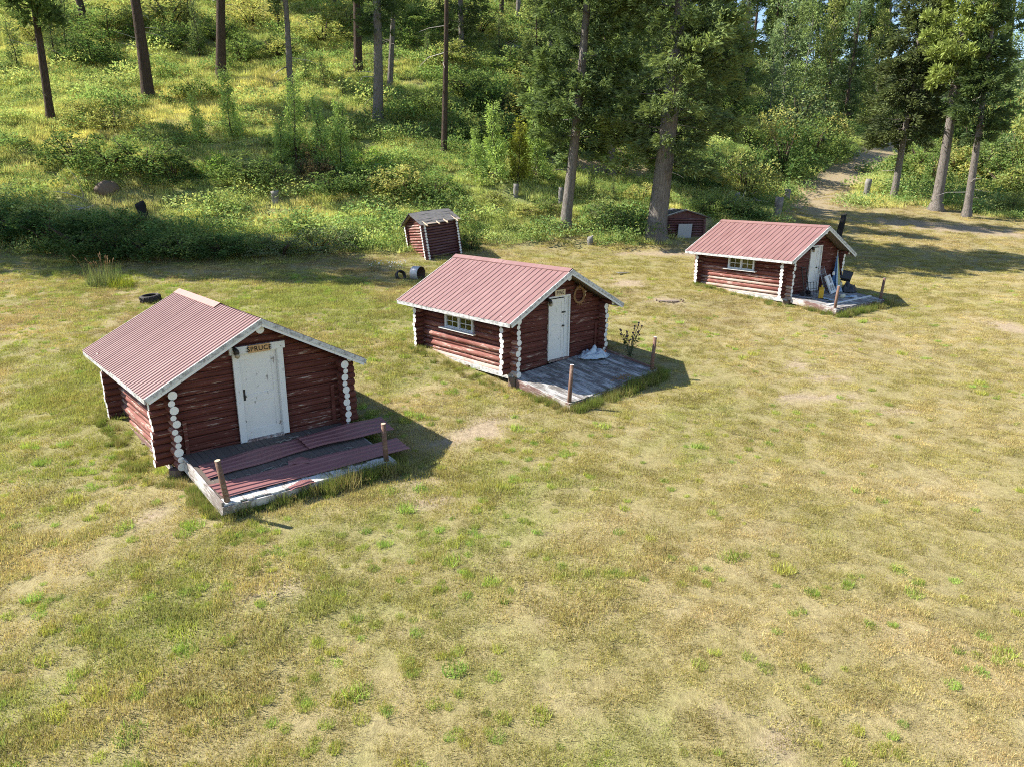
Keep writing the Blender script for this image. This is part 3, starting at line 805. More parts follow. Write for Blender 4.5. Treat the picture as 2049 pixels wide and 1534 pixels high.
    for yy0, yy1, dd in ((-.030, -.002, 0), (L + .002, L + .030, 0)):
        for s in (-1, 1):
            top = .008
            def Q(t, o): return (s * (sl.x * t + nr.x * o), H + sl.z * t + nr.z * o)
            t0 = .0
            MB().prism([(s * .0012, H + top), Q(nA + .03, top), Q(nA + .03, -.085), (s * .0012, H - .095 * nA / A)], 'y', yy0, yy1).build('fascia_board', M_FASC, root)
            if yy0 < 0:
                MB().prism([(s * .004, H - .097 * nA / A), Q(nA + .01, -.088), Q(nA + .01, -.150), (s * .004, H - .150 * nA / A)], 'y', yy0 + .012, yy1 + .012).build('trim_board', M_WHITE, root)
    for s in (-1, 1):
        x0 = s * (A + .004); x1 = s * (A + .028)
        MB().box(min(x0, x1), max(x0, x1), .002, L - .002, -.125, -.014).build('eave_board', M_FASC, root)
    # door
    dy = yw - .03
    dr = MB()
    w2 = door_w / 2
    jam = 0.0 if wide_frame else .17                    # a broad jamb shows beside the door of the narrower frames
    xa, xb = door_x - w2, door_x + w2 - jam
    st = .11
    for b in ((xa, xa + st, zf, zt), (xb - st, xb, zf, zt), (xa + st, xb - st, zt - .12, zt), (xa + st, xb - st, zf, zf + .22), (xa + st, xb - st, -.62, -.44)):
        dr.box(b[0], b[1], dy - .02, dy + .03, b[2], b[3])
    door = dr.build('door', M_DOOR, root)
    MB().box(xa + st - .01, xb - st + .01, dy - .006, dy + .02, -.45, zt - .11).build('door_panel', M_DOOR, door)
    MB().box(xa + st - .01, xb - st + .01, dy - .006, dy + .02, zf + .21, -.61).build('door_panel', M_DOOR, door)
    if wide_frame:
        MB().tube([(xa + .06, dy - .02, -.46), (xa + .06, dy - .075, -.46)], [.02, .028], 8).build('door_knob', M_IRON, door)
        MB().box(xa + .035, xa + .08, dy - .026, dy - .02, -.56, -.30).build('lock_plate', M_IRON, door)
    else:
        MB().tube([(xb - .055, dy - .02, -.50), (xb - .055, dy - .085, -.50)], [.02, .032], 8).build('door_knob', M_IRON, door)
        if i == 2: MB().box(xb - .10, xb + .06, dy - .04, dy - .021, -.10, -.05).build('hasp', M_IRON, door)
    f = MB()
    if wide_frame:
        f.box(xa - .155, xa - .012, yw - .135, yw - .085, zf - .02, .535)
        f.box(xb + .012, xb + .150, yw - .135, yw - .085, zf - .02, .535)
        f.box(xa - .21, xb + .20, yw - .150, yw - .085, .54, .70)
        f.box(xa - .012, xa - .002, yw - .12, yw + .08, zf, .535); f.box(xb + .002, xb + .012, yw - .12, yw + .08, zf, .535)
        f.box(xa - .012, xb + .012, yw - .084, yw + .08, zt + .004, .60)
    else:
        f.box(xa - .055, xa - .004, yw - .115, yw + .03, zf, zt + .05)
        f.box(door_x + w2 + .004, door_x + w2 + .055, yw - .115, yw + .03, zf, zt + .05)
        f.box(xa - .055, door_x + w2 + .055, yw - .118, yw + .03, zt + .052, zt + .10)
        f.box(xb + .004, door_x + w2 + .002, yw - .062, yw + .01, zf, zt + .048)
    f.build('door_frame', M_WHITE, root)
    MB().box(xa - .02, door_x + w2 + .02, yw - .13, yw + .05, zf - .06, zf - .004).build('door_sill', M_RIM, root)
    # porch lamp
    lx, lz = (xa - .10, .60) if wide_frame else (xa - .13, .34)
    lp = MB().tube([(lx, yw - .08, lz + .06), (lx, yw - .17, lz + .07), (lx + .01, yw - .22, lz + .03), (lx + .015, yw - .235, lz - .03)], [.05, .045, .06, .065], 10).build('porch_lamp', M_IRON, root, smooth=True)
    MB().tube([(lx + .015, yw - .236, lz - .032), (lx + .02, yw - .245, lz - .09), (lx + .022, yw - .25, lz - .13)], [.052, .058, .022], 10).build('lamp_globe', M_GLOBE, lp, smooth=True)
    # name board
    if sign:
        word, sx, sz, w_, h_, sm, fs = sign
        yy = yw - .152 if wide_frame else yw - .10
        sg = MB().box(sx - w_ / 2, sx + w_ / 2, yy - .022, yy - .001, sz - h_ / 2, sz + h_ / 2).build('name_board', sm, root)
        link('lettering', text_mesh(word, fs, M_INK, 'lettering'), sg, (sx, yy - .0235, sz - .004), (math.pi / 2, 0, 0))
    # window in the lit side wall
    if window:
        y0, y1, z0, z1 = window
        xw = -2.10
        m = MB()
        for b in ((y0, y0 + .07, z0, z1), (y1 - .07, y1, z0, z1), (y0 + .07, y1 - .07, z1 - .05, z1), (y0 + .07, y1 - .07, z0, z0 + .04), ((y0 + y1) / 2 - .035, (y0 + y1) / 2 + .035, z0 + .04, z1 - .05)):
            m.box(xw, xw + .14, b[0], b[1], b[2], b[3])
        wf = m.build('window', M_WHITE, root)
        mid = (y0 + y1) / 2
        for a, b in ((y0 + .07, mid - .035), (mid + .035, y1 - .07)):
            s = MB(); zz0, zz1 = z0 + .04, z1 - .05; t = .028
            for c in ((a, a + t, zz0, zz1), (b - t, b, zz0, zz1), (a + t, b - t, zz1 - t, zz1), (a + t, b - t, zz0, zz0 + t), ((a + b) / 2 - .011, (a + b) / 2 + .011, zz0 + t, zz1 - t)):
                s.box(xw + .03, xw + .06, *c)
            s.box(xw + .033, xw + .057, a + t, (a + b) / 2 - .011, (zz0 + zz1) / 2 - .011, (zz0 + zz1) / 2 + .011)
            s.box(xw + .033, xw + .057, (a + b) / 2 + .011, b - t, (zz0 + zz1) / 2 - .011, (zz0 + zz1) / 2 + .011)
            s.build('window_sash', M_WHITE, wf)
            MB().box(xw + .042, xw + .048, a + t, b - t, zz0 + t, zz1 - t).build('window_pane', M_GLASS, wf)
        MB().box(xw - .12, xw - .002, y0 - .17, y1 + .17, z0 - .035, z0 + .005).build('window_sill', M_WHITE, wf)
    # porch
    a, bx, cy, x0, x1, yf = deck
    pr = MB()
    pr.box(x0 - .045, x0 - .004, yf, yw - .36, -.24, .045 if i == 1 else .002)
    pr.box(x1 + .004, x1 + .045, yf, yw - .36, -.20, .06 if i == 2 else .002)
    pr.box(x0 - .045, x1 + .045, yf - .05, yf - .006, -.20, -.036)
    for t in range(4): pr.box(x0 + .3 + t * (x1 - x0 - .6) / 3 - .03, x0 + .3 + t * (x1 - x0 - .6) / 3 + .03, yf, yw - .12, -.19, -.045)
    porch = pr.build('porch', M_RIMG if i == 1 else M_RIM, root, (0, 0, a), (math.atan(cy), -math.atan(bx), 0))
    xx = x0
    while xx < x1 - .05:
        w = min(q.uniform(.135, .175), x1 - xx)
        fy = yf + q.uniform(-.035, .02)
        pm = MB(); nst = 3
        zt_ = q.uniform(-.004, .004)
        if i == 1:
            cut = yf + q.uniform(.16, .34); pm.box(xx + .004, xx + w - .004, cut, yw - .10, -.036, zt_); pm.box(xx + .004, xx + w - .004, fy, cut, -.036, zt_, 1)
        else: pm.box(xx + .004, xx + w - .004, fy, yw - .10, -.036, zt_)
        pm.build('plank', [porch_mat, M_DECKW], porch)
        xx += w
    for sx, hgt, tilt in ((x0 + (.10 if i > 1 else .06), 1.06 if i == 2 else .90, -.07 if i == 1 else .03), (x1 - (.10 if i > 1 else .17), 1.06 if i == 2 else .92, -.03 if i == 1 else .035)):
        MB().tube([(sx - tilt, yf + .10, -.30), (sx, yf + .10, .3), (sx + tilt, yf + .08, hgt)], [.062, .058, .054], 9, capmi=1).build('porch_post', [M_POST, M_RAFTER if i == 1 else M_WHITE], root, (0, 0, a + bx * sx + cy * yf), smooth=True)
    for (px, py) in ((x0 + .2, yf + .25), (x1 - .2, yf + .25), (0, yf + .3)):
        MB().tube([(px, py, -.55), (px, py, -.20)], [.13, .12], 8).build('pier', M_STONE, porch)
    return root

RIB_FINE = (.150, ((0, 0), (.060, 0), (.078, .019), (.106, .019), (.124, 0)))
RIB_WIDE = (.231, ((0, 0), (.184, 0), (.196, .016), (.212, .016), (.224, 0)))
RIB_SEAM = (.246, ((0, 0), (.208, 0), (.216, .019), (.228, .019), (.236, 0)))
cabin(1, 'nearest red log cabin, named on an orange board over its wide-framed white door', .42, 4.48, -.02, .86, None, (-1.58, -.03, .11, -1.9, 1.93, -2.14), RIB_FINE, [(2.45, 5.56, 0)],
      ('SPRUCE', .0, .615, .50, .17, M_SIGN, .150), True, M_DECKD)
cabin(2, 'middle red log cabin with a wreath beside the door and a bare white porch floor', .56, 4.86, -.03, .86, (2.20, 3.60, -.70, -.235), (-1.67, .055, .125, -2.08, 1.95, -1.90), RIB_WIDE, [(0.0, 3.1, 0), (3.0, 5.56, .006)],
      ('PINE', -.03, .56, .46, .19, M_SIGN2, .150), False, M_DECKG, .37, -1.53)
cabin(3, 'farthest red log cabin with clutter piled on its porch', .56, 5.0, -.0, .80, (2.12, 3.48, -.66, -.12), (-1.60, .0, .10, -2.02, 2.0, -1.80), RIB_SEAM, [(0.0, 5.55, 0)],
      None, False, M_DECKG, .37, -1.53)

# ------------------------------------------------------------------ trees, saplings and bushes
def stick(V, F, MI, p0, p1, r0, r1, mi, n=4):
    """thin tapered limb appended to quad lists"""
    d = p1 - p0; L = np.linalg.norm(d)
    if L < 1e-6: return
    d = d / L; u = np.cross(d, (0, 0, 1.0)) if abs(d[2]) < .9 else np.cross(d, (1.0, 0, 0)); u /= np.linalg.norm(u); w = np.cross(d, u)
    b = sum(len(q) for q in V)
    a = np.arange(n) * 2 * math.pi / n
    ring = np.cos(a)[:, None] * u + np.sin(a)[:, None] * w
    V.append(np.r_[p0 + ring * r0, p1 + ring * r1])
    k = np.arange(n)
    F.append(np.c_[b + k, b + (k + 1) % n, b + n + (k + 1) % n, b + n + k]); MI.append(np.full(n, mi))
def finish(name, V, F, MI, C, mats):
    V = np.concatenate(V); F = np.concatenate(F); MI = np.concatenate(MI); C = np.concatenate(C)
    return np_mesh(name, V, F, mats, MI, C)
def add_leaves(V, F, MI, C, P, D, Ln, W, col, rng, up=None):
    b = sum(len(q) for q in V)
    v, f = kites(P, D, Ln, W, rng, up)
    V.append(v); F.append(f + b); MI.append(np.zeros(len(f), int)); C.append(np.repeat(col, 4, 0))
def limb(V, F, MI, C, p0, p1, r0, r1, n=4):
    stick(V, F, MI, p0, p1, r0, r1, 1, n); C.append(np.ones((2 * n, 3)) * .1)

def fir_crown(name, seed, H, h0, Rm, base, sp=.42, per=6, droop=.22, ln=.34, dens=1.0, up0=.12, bark=None, gap=.14, shape=.75, skirt=.55):
    """whorls of flat drooping boughs; each bough is a fan of short sprays"""
    rng = np.random.default_rng(seed); V, F, MI, C = [], [], [], []
    base = np.array(base)
    z = h0
    while z < H - .25:
        fr = (z - h0) / (H - h0)
        Lb = Rm * min(1.0, skirt + fr * 3.0) * (1 - fr) ** shape
        for k in range(per):
            if rng.uniform() < gap: continue
            az = rng.uniform(0, 6.283); L = max(.25, Lb * rng.uniform(.6, 1.12)); zz = z + rng.uniform(-.25, .25)
            h = np.array((math.cos(az), math.sin(az), 0)); sd = np.array((-h[1], h[0], 0))
            s0 = up0 + .55 * fr + rng.normal(0, .08); dr = droop * rng.uniform(.6, 1.4)
            def pt(t): return h * L * t + np.array((0, 0, zz + s0 * L * t - dr * L * t * t + .10 * L * t ** 4))
            pr = pt(0)
            for t in (.4, .8):
                q = pt(t); limb(V, F, MI, C, pr, q, .035 * (1.1 - t) * (.4 + L / 4), .02 * (1.05 - t) * (.4 + L / 4), 3); pr = q
            n = int(max(14, 44 * L * dens * (1 if L > 1 else 1.3) * (.5 if z > 16 else 1)))
            m_ = int(5 * L) + 5                              # sprays gather in lumps along the side twigs
            tn = rng.uniform(.16 if L < 2 else .20, 1.0, m_) ** .8
            on_ = rng.uniform(-1, 1, m_) * .38 * L ** .85 * np.sin(np.pi * np.clip(tn, 0, .96)) ** .6 * (1.15 - tn * .6)
            pick = rng.integers(0, m_, n); t = tn[pick] + rng.normal(0, .11, n) / L; off = on_[pick] + rng.normal(0, .11, n)
            lump = rng.normal(0, .03 + .04 * L, m_)[pick]
            P = h[None] * (L * t)[:, None] + sd[None] * off[:, None]
            P[:, 2] += zz + s0 * L * t - dr * L * t ** 2 + .10 * L * t ** 4 - .12 * np.abs(off) + lump + rng.normal(0, .09, n)
            ang = np.sign(off) * rng.uniform(.15, 1.1, n)
            D = h[None] * np.cos(ang)[:, None] + sd[None] * np.sin(ang)[:, None]; D[:, 2] += rng.normal(-.02, .42, n)
            col = base[None] * rng.uniform(.8, 1.25) * rng.uniform(.7, 1.35, (n, 1))
            tip = (t > .75)[:, None]; col = np.where(tip, col * np.array((1.25, 1.2, 1.0)), col)
            add_leaves(V, F, MI, C, P, D, ln * rng.uniform(.6, 1.2, n), ln * rng.uniform(.17, .30, n), col, rng)
        z += sp * (1.0 + .3 * rng.uniform(-1, 1))
    return finish(name, V, F, MI, C, [M_NEEDLE, bark or M_BARK])

def pine_crown(name, seed, H, h0, Rm, base, n_br=60, tufts=5, ln=.30, per=26, tr=.42, bark=None):
    """upswept open boughs that carry separate round needle tufts"""
    rng = np.random.default_rng(seed); V, F, MI, C = [], [], [], []
    base = np.array(base)
    for k in range(n_br):
        fr = (k + rng.uniform()) / n_br
        z = h0 + (H - h0) * fr
        L = max(.35, Rm * (.62 + .5 * math.sin(math.pi * min(1, fr * 1.3))) * (1 - fr) ** .55 * rng.uniform(.55, 1.1))
        az = k * 2.4 + rng.normal(0, .5); h = np.array((math.cos(az), math.sin(az), 0)); sd = np.array((-h[1], h[0], 0))
        up = -.1 + .65 * fr + rng.normal(0, .14)
        p1 = np.array((0, 0, z)) + h * L * .55 + np.array((0, 0, up * L * .45)); p2 = p1 + h * L * .45 + np.array((0, 0, (up + .30) * L * .45))
        limb(V, F, MI, C, np.array((0, 0, z)), p1, .045 * (.4 + L / 4), .028 * (.4 + L / 4)); limb(V, F, MI, C, p1, p2, .028 * (.4 + L / 4), .012)
        for j in range(max(2, int(tufts * (.5 + L / 3)))):
            t = rng.uniform(.35, 1.0); c = (np.array((0, 0, z)) + (p1 - np.array((0, 0, z))) * t / .55) if t < .55 else p1 + (p2 - p1) * (t - .55) / .45
            c = c + sd * rng.normal(0, .20 * L * (1.1 - t * .5)) + np.array((0, 0, rng.normal(.08, .14)))
            n = per; D = rng.normal(size=(n, 3)) + np.array((0, 0, .5)) + h * .6
            Dn = D / np.linalg.norm(D, axis=1, keepdims=True)
            P = c + Dn * (tr * rng.uniform(0, .6, (n, 1)))
            col = base[None] * rng.uniform(.75, 1.25) * rng.uniform(.75, 1.3, (n, 1))
            add_leaves(V, F, MI, C, P, Dn, ln * rng.uniform(.7, 1.2, n), ln * rng.uniform(.22, .36, n), col, rng)
    return finish(name, V, F, MI, C, [M_NEEDLE, bark or M_BARKP])

def trunk_mesh(name, seed, H, r, mat, flare=1.5, stubs=0, zs=0, twigs=0, n=11, tip=.25):
    rng = random.Random(seed); m = MB()
    hs = [-.5, 0, .25, .6, 1.2] + [1.2 + (H - 1.2) * k / 8 for k in range(1, 9)]
    pts, rad = [], []
    wx, wy = rng.uniform(-1, 1), rng.uniform(-1, 1)
    for h in hs:
        f = max(0, h) / H; w = math.sin(f * 5 + wx) - math.sin(wx), math.sin(f * 4 + wy) - math.sin(wy)
        pts.append((w[0] * .10, w[1] * .10, h)); g = 1 + (flare - 1) * math.exp(-max(0, h) * 2.4)
        rad.append(r * g * (1 - (1 - tip) * f) * rng.uniform(.96, 1.04))
    m.tube(pts, rad, n, 0, True)
    for k in range(stubs + twigs):
        dead = k >= stubs
        z = rng.uniform(zs * .25, zs) if dead or zs else rng.uniform(1.5, H * .6); a = rng.uniform(0, 6.283); L = rng.uniform(.25, .8) if not dead else rng.uniform(.8, 2.0)
        p0 = Vector((0, 0, z)); d = Vector((math.cos(a), math.sin(a), rng.uniform(-.35, .25)))
        p1 = p0 + d * (r + L * .6); p2 = p1 + (d + Vector((rng.uniform(-.5, .5), rng.uniform(-.5, .5), rng.uniform(-.6, .2)))) * L * .5
        m.tube([p0, p1, p2], [.028, .02, .008], 4, 1 if dead else 0, False)
    me = m.mesh(name, [mat, M_DEAD], True)
    return me

FIR = (0.150, 0.200, 0.086); FIRD = (0.092, 0.130, 0.056); PINE = (0.125, 0.175, 0.060); PINEB = (0.240, 0.300, 0.085); SPR = (0.095, 0.120, 0.058); YOUNG = (0.280, 0.385, 0.125)
LIB = {}
for k in range(3):
    LIB['fir', k] = (fir_crown('crown', 600 + k, 20, 5.5, 2.7, FIRD if k != 1 else FIR, sp=.66, per=6, dens=1.6, ln=.36), 20, 5.5)
    LIB['pine', k] = (pine_crown('crown', 620 + k, 22, 11.0, 2.5, PINE, n_br=60, tufts=7, per=26, ln=.38, tr=.55), 22, 11.0)
def tree(x, y, dia, c0, lean, kind, label, k):
    z = float(gz(x, y)); ry = math.atan(lean)
    cat = 'pine tree' if 'pine' in kind else ('spruce tree' if kind == 'spruce' else 'fir tree')
    nm = {'pine': 'pine_tree', 'brightpine': 'pine_tree', 'spruce': 'spruce_tree'}.get(kind, 'fir_tree')
    root = thing(nm, label, cat, (x, y, z), (0, ry, 0), 'tall conifers on the hillside and meadow edge')
    sd = 700 + k
    if kind == 'bigfir':
        H, R_ = (28, 5.0) if dia > 1 else ((23, 3.1) if k % 2 else (24, 3.0))
        cr = fir_crown('crown', sd, H, c0 - .5, R_, FIR, sp=.62, per=7, dens=3.4 if dia < 1 else 3.1, ln=.36, droop=.25, skirt=.66, gap=.2, shape=.55)
        tm = trunk_mesh('trunk', sd, H, dia * .46, M_BARK, 1.45, 8, c0 + 4, 5)
    elif kind == 'spruce':
        H = 17; cr = fir_crown('crown', sd, H, c0, 3.7, SPR, sp=.52, per=8, dens=2.5, ln=.38, droop=.34, up0=.02, skirt=.7)
        tm = trunk_mesh('trunk', sd, H, dia * .38, M_BARK, 1.45, 6, c0, 2)
    elif kind == 'darkfir':
        H = 16; cr = fir_crown('crown', sd, H, c0, 2.5, FIRD, sp=.50, per=7, dens=2.8, ln=.36)
        tm = trunk_mesh('trunk', sd, H, dia * .36, M_BARK, 1.5, 5, c0, 2)
    elif kind == 'brightpine':
        H = 19; cr = pine_crown('crown', sd, H, c0, 3.1, PINEB, n_br=66, tufts=10, per=34, ln=.34, tr=.5, bark=M_BARK)
        tm = trunk_mesh('trunk', sd, H, dia * .36, M_BARK, 1.6, 4, c0, 3)
    else:
        me, H0, h0 = LIB[kind, k % 3]
        tall = max(c0 + 11, 19.0) if k < 60 else 26.0
        cr = me; s = (tall - c0) / (H0 - h0)
        o = link('crown', me, root, (0, 0, c0 - h0 * s), (0, 0, k * 1.7), (max(.75, min(1.2, s)), max(.75, min(1.2, s)), s))
        tm = trunk_mesh('trunk', sd, tall, dia * .46, M_BARKP if kind == 'pine' else M_BARK, 1.35, 6, min(c0, 11), 10 if 'twigs' in label else 3)
        link('trunk', tm, root)
        return
    link('crown', cr, root); link('trunk', tm, root)
TREES = [
(-31.7,51.6,0.60,6.1,-0.015,'pine','slim tree with bare leaning trunk and low green crown at the upper left corner'),
(-40.6,73.9,0.72,5.2,-0.162,'pine','far thin dark trunk high on the slope near the upper left corner'),
(-27.9,58.0,0.96,8.4,-0.014,'pine','thick dark trunk with pale broken dead twigs, left part of the hillside'),
(-24.2,63.2,0.91,8.3,0.074,'pine','stout straight bare trunk, second thick trunk from the left on the hillside'),
(-16.8,57.1,0.55,6.7,0.025,'fir','slender trunk with sparse dark branches above young pines on the left hillside'),
(-13.3,65.5,0.81,7.9,0.023,'pine','thick bare trunk high on the slope, left of the tree with dark low boughs'),
(-10.0,55.6,0.84,5.8,0.032,'fir','large straight trunk in the hillside middle with dark boughs just under the frame top'),
(-10.2,62.9,0.50,5.4,0.066,'fir','thinner brown trunk right behind the large hillside trunk with dark boughs'),
(-4.7,50.4,0.43,11.9,0.022,'pine','tall bare pole-straight grey trunk rising from the shaded undergrowth'),
(-5.0,73.8,0.58,1.1,-0.024,'fir','dark far tree with boughs to the ground, right of the bare pole-straight trunk'),
(-1.4,87.0,0.56,4.7,0.011,'pine','far thin trunk at the frame top above the grey brushwood'),
(0.4,87.7,0.57,5.1,0.031,'fir','far dark trunk at the frame top, right above the grey brushwood'),
(-18.5,80.4,0.53,4.5,0.076,'pine','far trunk top edge between the two thick hillside trunks'),
(-27.7,80.0,0.43,4.9,0.033,'pine','far thin trunk at the frame top right of the stout bare trunk'),
(-22.7,75.3,0.28,5.3,-0.027,'pine','thin far stem at the frame top beside the slender sparse tree'),
(3.1,43.0,0.70,5.0,0.073,'bigfir','medium fir with bare lower trunk leaning right, left of the largest fir'),
(8.3,41.9,1.21,4.8,0.043,'bigfir','largest fir with massive flared trunk beside the log root cellar'),
(7.0,52.7,0.64,4.4,-0.064,'bigfir','shaded fir standing behind and between the two big firs at the meadow edge'),
(3.8,77.9,0.67,2.8,-0.009,'fir','fir with dark short trunk showing in the brush behind the medium fir'),
(28.8,55.4,0.66,4.3,0.001,'spruce','dark spruce with drooping boughs beside the dirt track'),
(30.2,52.1,1.02,8.2,0.008,'brightpine','bright green pine with long leaning trunk at the meadow edge'),
(31.5,50.5,0.72,5.2,-0.047,'darkfir','dark narrow fir with leaning trunk, rightmost of the trees at the meadow edge'),
(40.8,91.8,0.92,11.6,-0.032,'pine','tall slim pine with bare trunk behind the bushes left of the dirt track'),
(53.1,96.8,0.70,6.6,-0.054,'pine','pine with pinkish trunk seen behind the dark spruce'),
(27.1,88.5,0.59,8.5,-0.056,'fir','dark fir with visible grey trunk on the slope right of the largest fir'),
(45.9,112.0,0.60,8.0,0.025,'pine','thin leaning trunk among the trees on the skyline'),
(51.5,112.0,0.70,9.2,-0.033,'pine','thin pine trunk on the skyline right of the tall slim pine'),
(52.0,105.4,0.58,8.0,-0.106,'fir','thin fir on the skyline behind the dark spruce'),
(72.7,112.0,0.76,11.0,-0.077,'pine','lone tall pine against the sky near the right edge'),
(41.6,112.0,0.68,4.6,-0.032,'fir','dark fir on the skyline behind the pale aspens'),
(36.1,105.7,0.64,3.8,-0.043,'fir','dark fir on the skyline left of the pale aspens'),
(44.2,112.0,0.68,4.8,-0.054,'fir','narrow dark fir on the skyline right of the pale aspens'),
(25.8,99.7,0.66,2.9,-0.033,'fir','dark fir high on the slope behind the largest fir'),
(65.6,105.5,0.79,7.1,-0.141,'fir','dark fir behind the leaning trees at the right'),
]
for k, t in enumerate(TREES): tree(*t, k)

# trees left of the frame: their crowns throw the long shade across the meadow's far left corner
for k, (x, y, dia, c0, kind, lab) in enumerate([(-33.2, 40.2, .7, 7, 'fir', 'dark fir standing just outside the left edge, nearest the meadow'), (-41.5, 43.0, .8, 8, 'fir', 'pine just outside the left edge above the meadow corner'), (-31.4, 38.3, .6, 9, 'fir', 'fir at the left meadow corner just outside the picture'), (-45.0, 41.5, .8, 5, 'fir', 'fir farthest out beyond the left edge of the picture'),
        (-37.2, 38.6, .6, 8, 'fir', 'fir behind the left meadow corner outside the picture'), (-36.6, 42.0, .7, 9, 'fir', 'pine outside the left edge above the shrub row')]):
    tree(x, y, dia, c0, 0.0, kind, lab, 60 + k)

BACKFIRS = [(1.7,59.1),(6.1,64.7),(9.9,63.6),(14.7,70.6),(19.6,78.4),(4.2,71.8),(9.7,81.3),(15.4,88.3),(21.9,98.3),(25.4,93.0),(23.2,78.0),(10.3,73.5)]
for k, (x, y) in enumerate(BACKFIRS):
    r = thing('fir_tree', 'dark fir in the shaded group behind the big firs', 'fir tree', (x, y, float(gz(x, y))), (0, 0, k * 1.4), 'dark firs behind the big firs')
    me, H0, h0 = LIB['fir', k % 3]; s = .62 + .05 * (k % 5)
    link('crown', me, r, (0, 0, -h0 * s + 1.2), (0, 0, 0), (s * 1.15, s * 1.15, s)); link('trunk', BACKTRUNK if k else globals().setdefault('BACKTRUNK', trunk_mesh('trunk', 14, 13, .22, M_BARKP, 1.3, 3, 6, 1, 7)), r, (0, 0, 0), (0, 0, 0), (s, s, s))
# young conifers
SAPL = {}
for k in range(3):
    SAPL['p', k] = fir_crown('crown', 640 + k, 3.2, .15, .98, YOUNG, sp=.27, per=6, droop=-.05, up0=.02, ln=.19, dens=2.3, gap=.06, shape=1.25, skirt=1.0)
    SAPL['s', k] = fir_crown('crown', 650 + k, 3.2, .12, .85, FIR, sp=.19, per=5, droop=.1, up0=.2, ln=.20, dens=.9, gap=.05, shape=.9, skirt=.8)
SAPL['y', 0] = fir_crown('crown', 660, 3.2, .15, 1.0, (0.20, 0.225, 0.045), sp=.20, per=6, droop=-.2, up0=.35, ln=.24, dens=1.3, gap=.05, shape=.8, skirt=.75)
SAPLINGS = [
(-21.2,50.4,2.90,'p'),
(-19.3,51.5,3.89,'p'),
(-14.4,49.3,4.72,'p'),
(-12.3,48.0,4.03,'p'),
(-11.1,48.3,4.02,'p'),
(-15.1,48.4,2.68,'p'),
(-1.2,47.2,3.93,'p'),
(-2.3,47.8,2.54,'p'),
(0.3,47.3,3.17,'y'),
(1.5,48.2,4.76,'p'),
(5.0,47.4,1.68,'s'),
(-17.3,63.5,2.34,'s'),
(-15.3,61.5,2.03,'s'),
(-13.3,59.3,1.64,'s'),
(-39.2,65.9,4.09,'s'),
(-41.3,63.7,3.24,'s'),
(-38.6,66.7,4.66,'s'),
(-31.0,74.4,4.04,'s'),
(3.0,53.7,3.61,'s'),
(3.8,52.9,2.62,'p'),
(6.6,48.0,1.30,'s'),
(-28.0,68.5,3.96,'s'),
(25.7,71.1,3.21,'s'),
(-7.7,69.1,2.23,'s'),
(-1.5,74.9,3.21,'s'),
(9.8,47.5,1.71,'y'),
(74.3,112.0,6.66,'s'),
]
SAP_TRUNK = trunk_mesh('trunk', 5, 3.0, .045, M_BARKP, 1.2, 0, 0, 0, 6, .2)
SAP_LABELS = {0: 'small young pine, leftmost of those on the open lower slope', 1: 'bushy young pine with a rounded top on the open lower slope', 2: 'tallest young pine in the thicket left of centre',
    3: 'young pine in the middle of the thicket left of centre', 4: 'young pine at the right end of the thicket left of centre', 5: 'short young pine at the left end of the thicket left of centre',
    6: 'sunlit young pine right of the small dark one at the foot of the shade', 7: 'small dark young pine, leftmost of the group at the foot of the shade', 8: 'yellowing young pine beside the tallest one at the foot of the shade', 9: 'tallest young pine at the foot of the shade, right of the yellowing one',
    10: 'small spruce sapling in the weeds between the two big firs', 15: 'little fir at the left edge, high on the slope', 16: 'dark young fir near the upper left slim tree', 14: 'green young fir right beside the upper left slim tree', 25: 'small yellowish sapling just right of the largest fir trunk', 20: 'tiny spruce sapling among the weeds above the cut stump', 26: 'young fir among the bushes at the right edge'}
for k, (x, y, h, kd) in enumerate(SAPLINGS):
    lab = SAP_LABELS.get(k, 'small young fir growing alone in the undergrowth of the upper slope')
    r = thing('young_conifer', lab, 'young conifer', (x, y, float(gz(x, y))), (rnd.uniform(-.05, .05), rnd.uniform(-.05, .05), k * 2.1), 'young conifers on the lower hillside' if k in SAP_LABELS else 'scattered young firs on the upper slope')
    s = h / 3.2; w = s * rnd.uniform(.72, .92); s *= 1.2
    link('crown', SAPL[kd, 0 if kd == 'y' else k % 3], r, (0, 0, 0), (0, 0, 0), (w, w, s)); link('trunk', SAP_TRUNK, r, (0, 0, 0), (0, 0, 0), (s, s, s))

# bushes
def bush_mesh(name, seed, n, base, ln=.085, spread=1.0, open_=.0, tall=1.0):
    """unit bush (about 1 m wide, 1 m high): leaves in clumps along arching stems"""
    rng = np.random.default_rng(seed); V, F, MI, C = [], [], [], []
    base = np.array(base); nc = 64
    for k in range(nc):
        a = rng.uniform(0, 6.283); r = .50 * math.sqrt(rng.uniform()); hh = (1 - (r / .5) ** 2 * .7) * rng.uniform(.12, 1.0) * (1.15 if rng.uniform() < .15 else .85)
        c = np.array((r * math.cos(a), r * math.sin(a), hh)); m_ = n // nc; rr = rng.uniform(.05, .14)
        d = rng.normal(size=(m_, 3)); d /= np.linalg.norm(d, axis=1, keepdims=True)
        P = c + d * rr * rng.uniform(.3, 1.0, (m_, 1)) ** .5; P[:, 2] = np.maximum(P[:, 2], .02)
        col = base[None] * rng.uniform(.78, 1.28) * rng.uniform(.7, 1.3, (m_, 1)) * np.c_[rng.uniform(.85, 1.2, m_), np.ones(m_), np.ones(m_)]
        add_leaves(V, F, MI, C, P, d + rng.normal(0, .8, (m_, 3)), ln * rng.uniform(.7, 1.3, m_), ln * rng.uniform(.45, .75, m_), col, rng, np.array((0, 0, .8)))
    return finish(name, V, F, MI, C, [M_LEAF, M_BARKP])
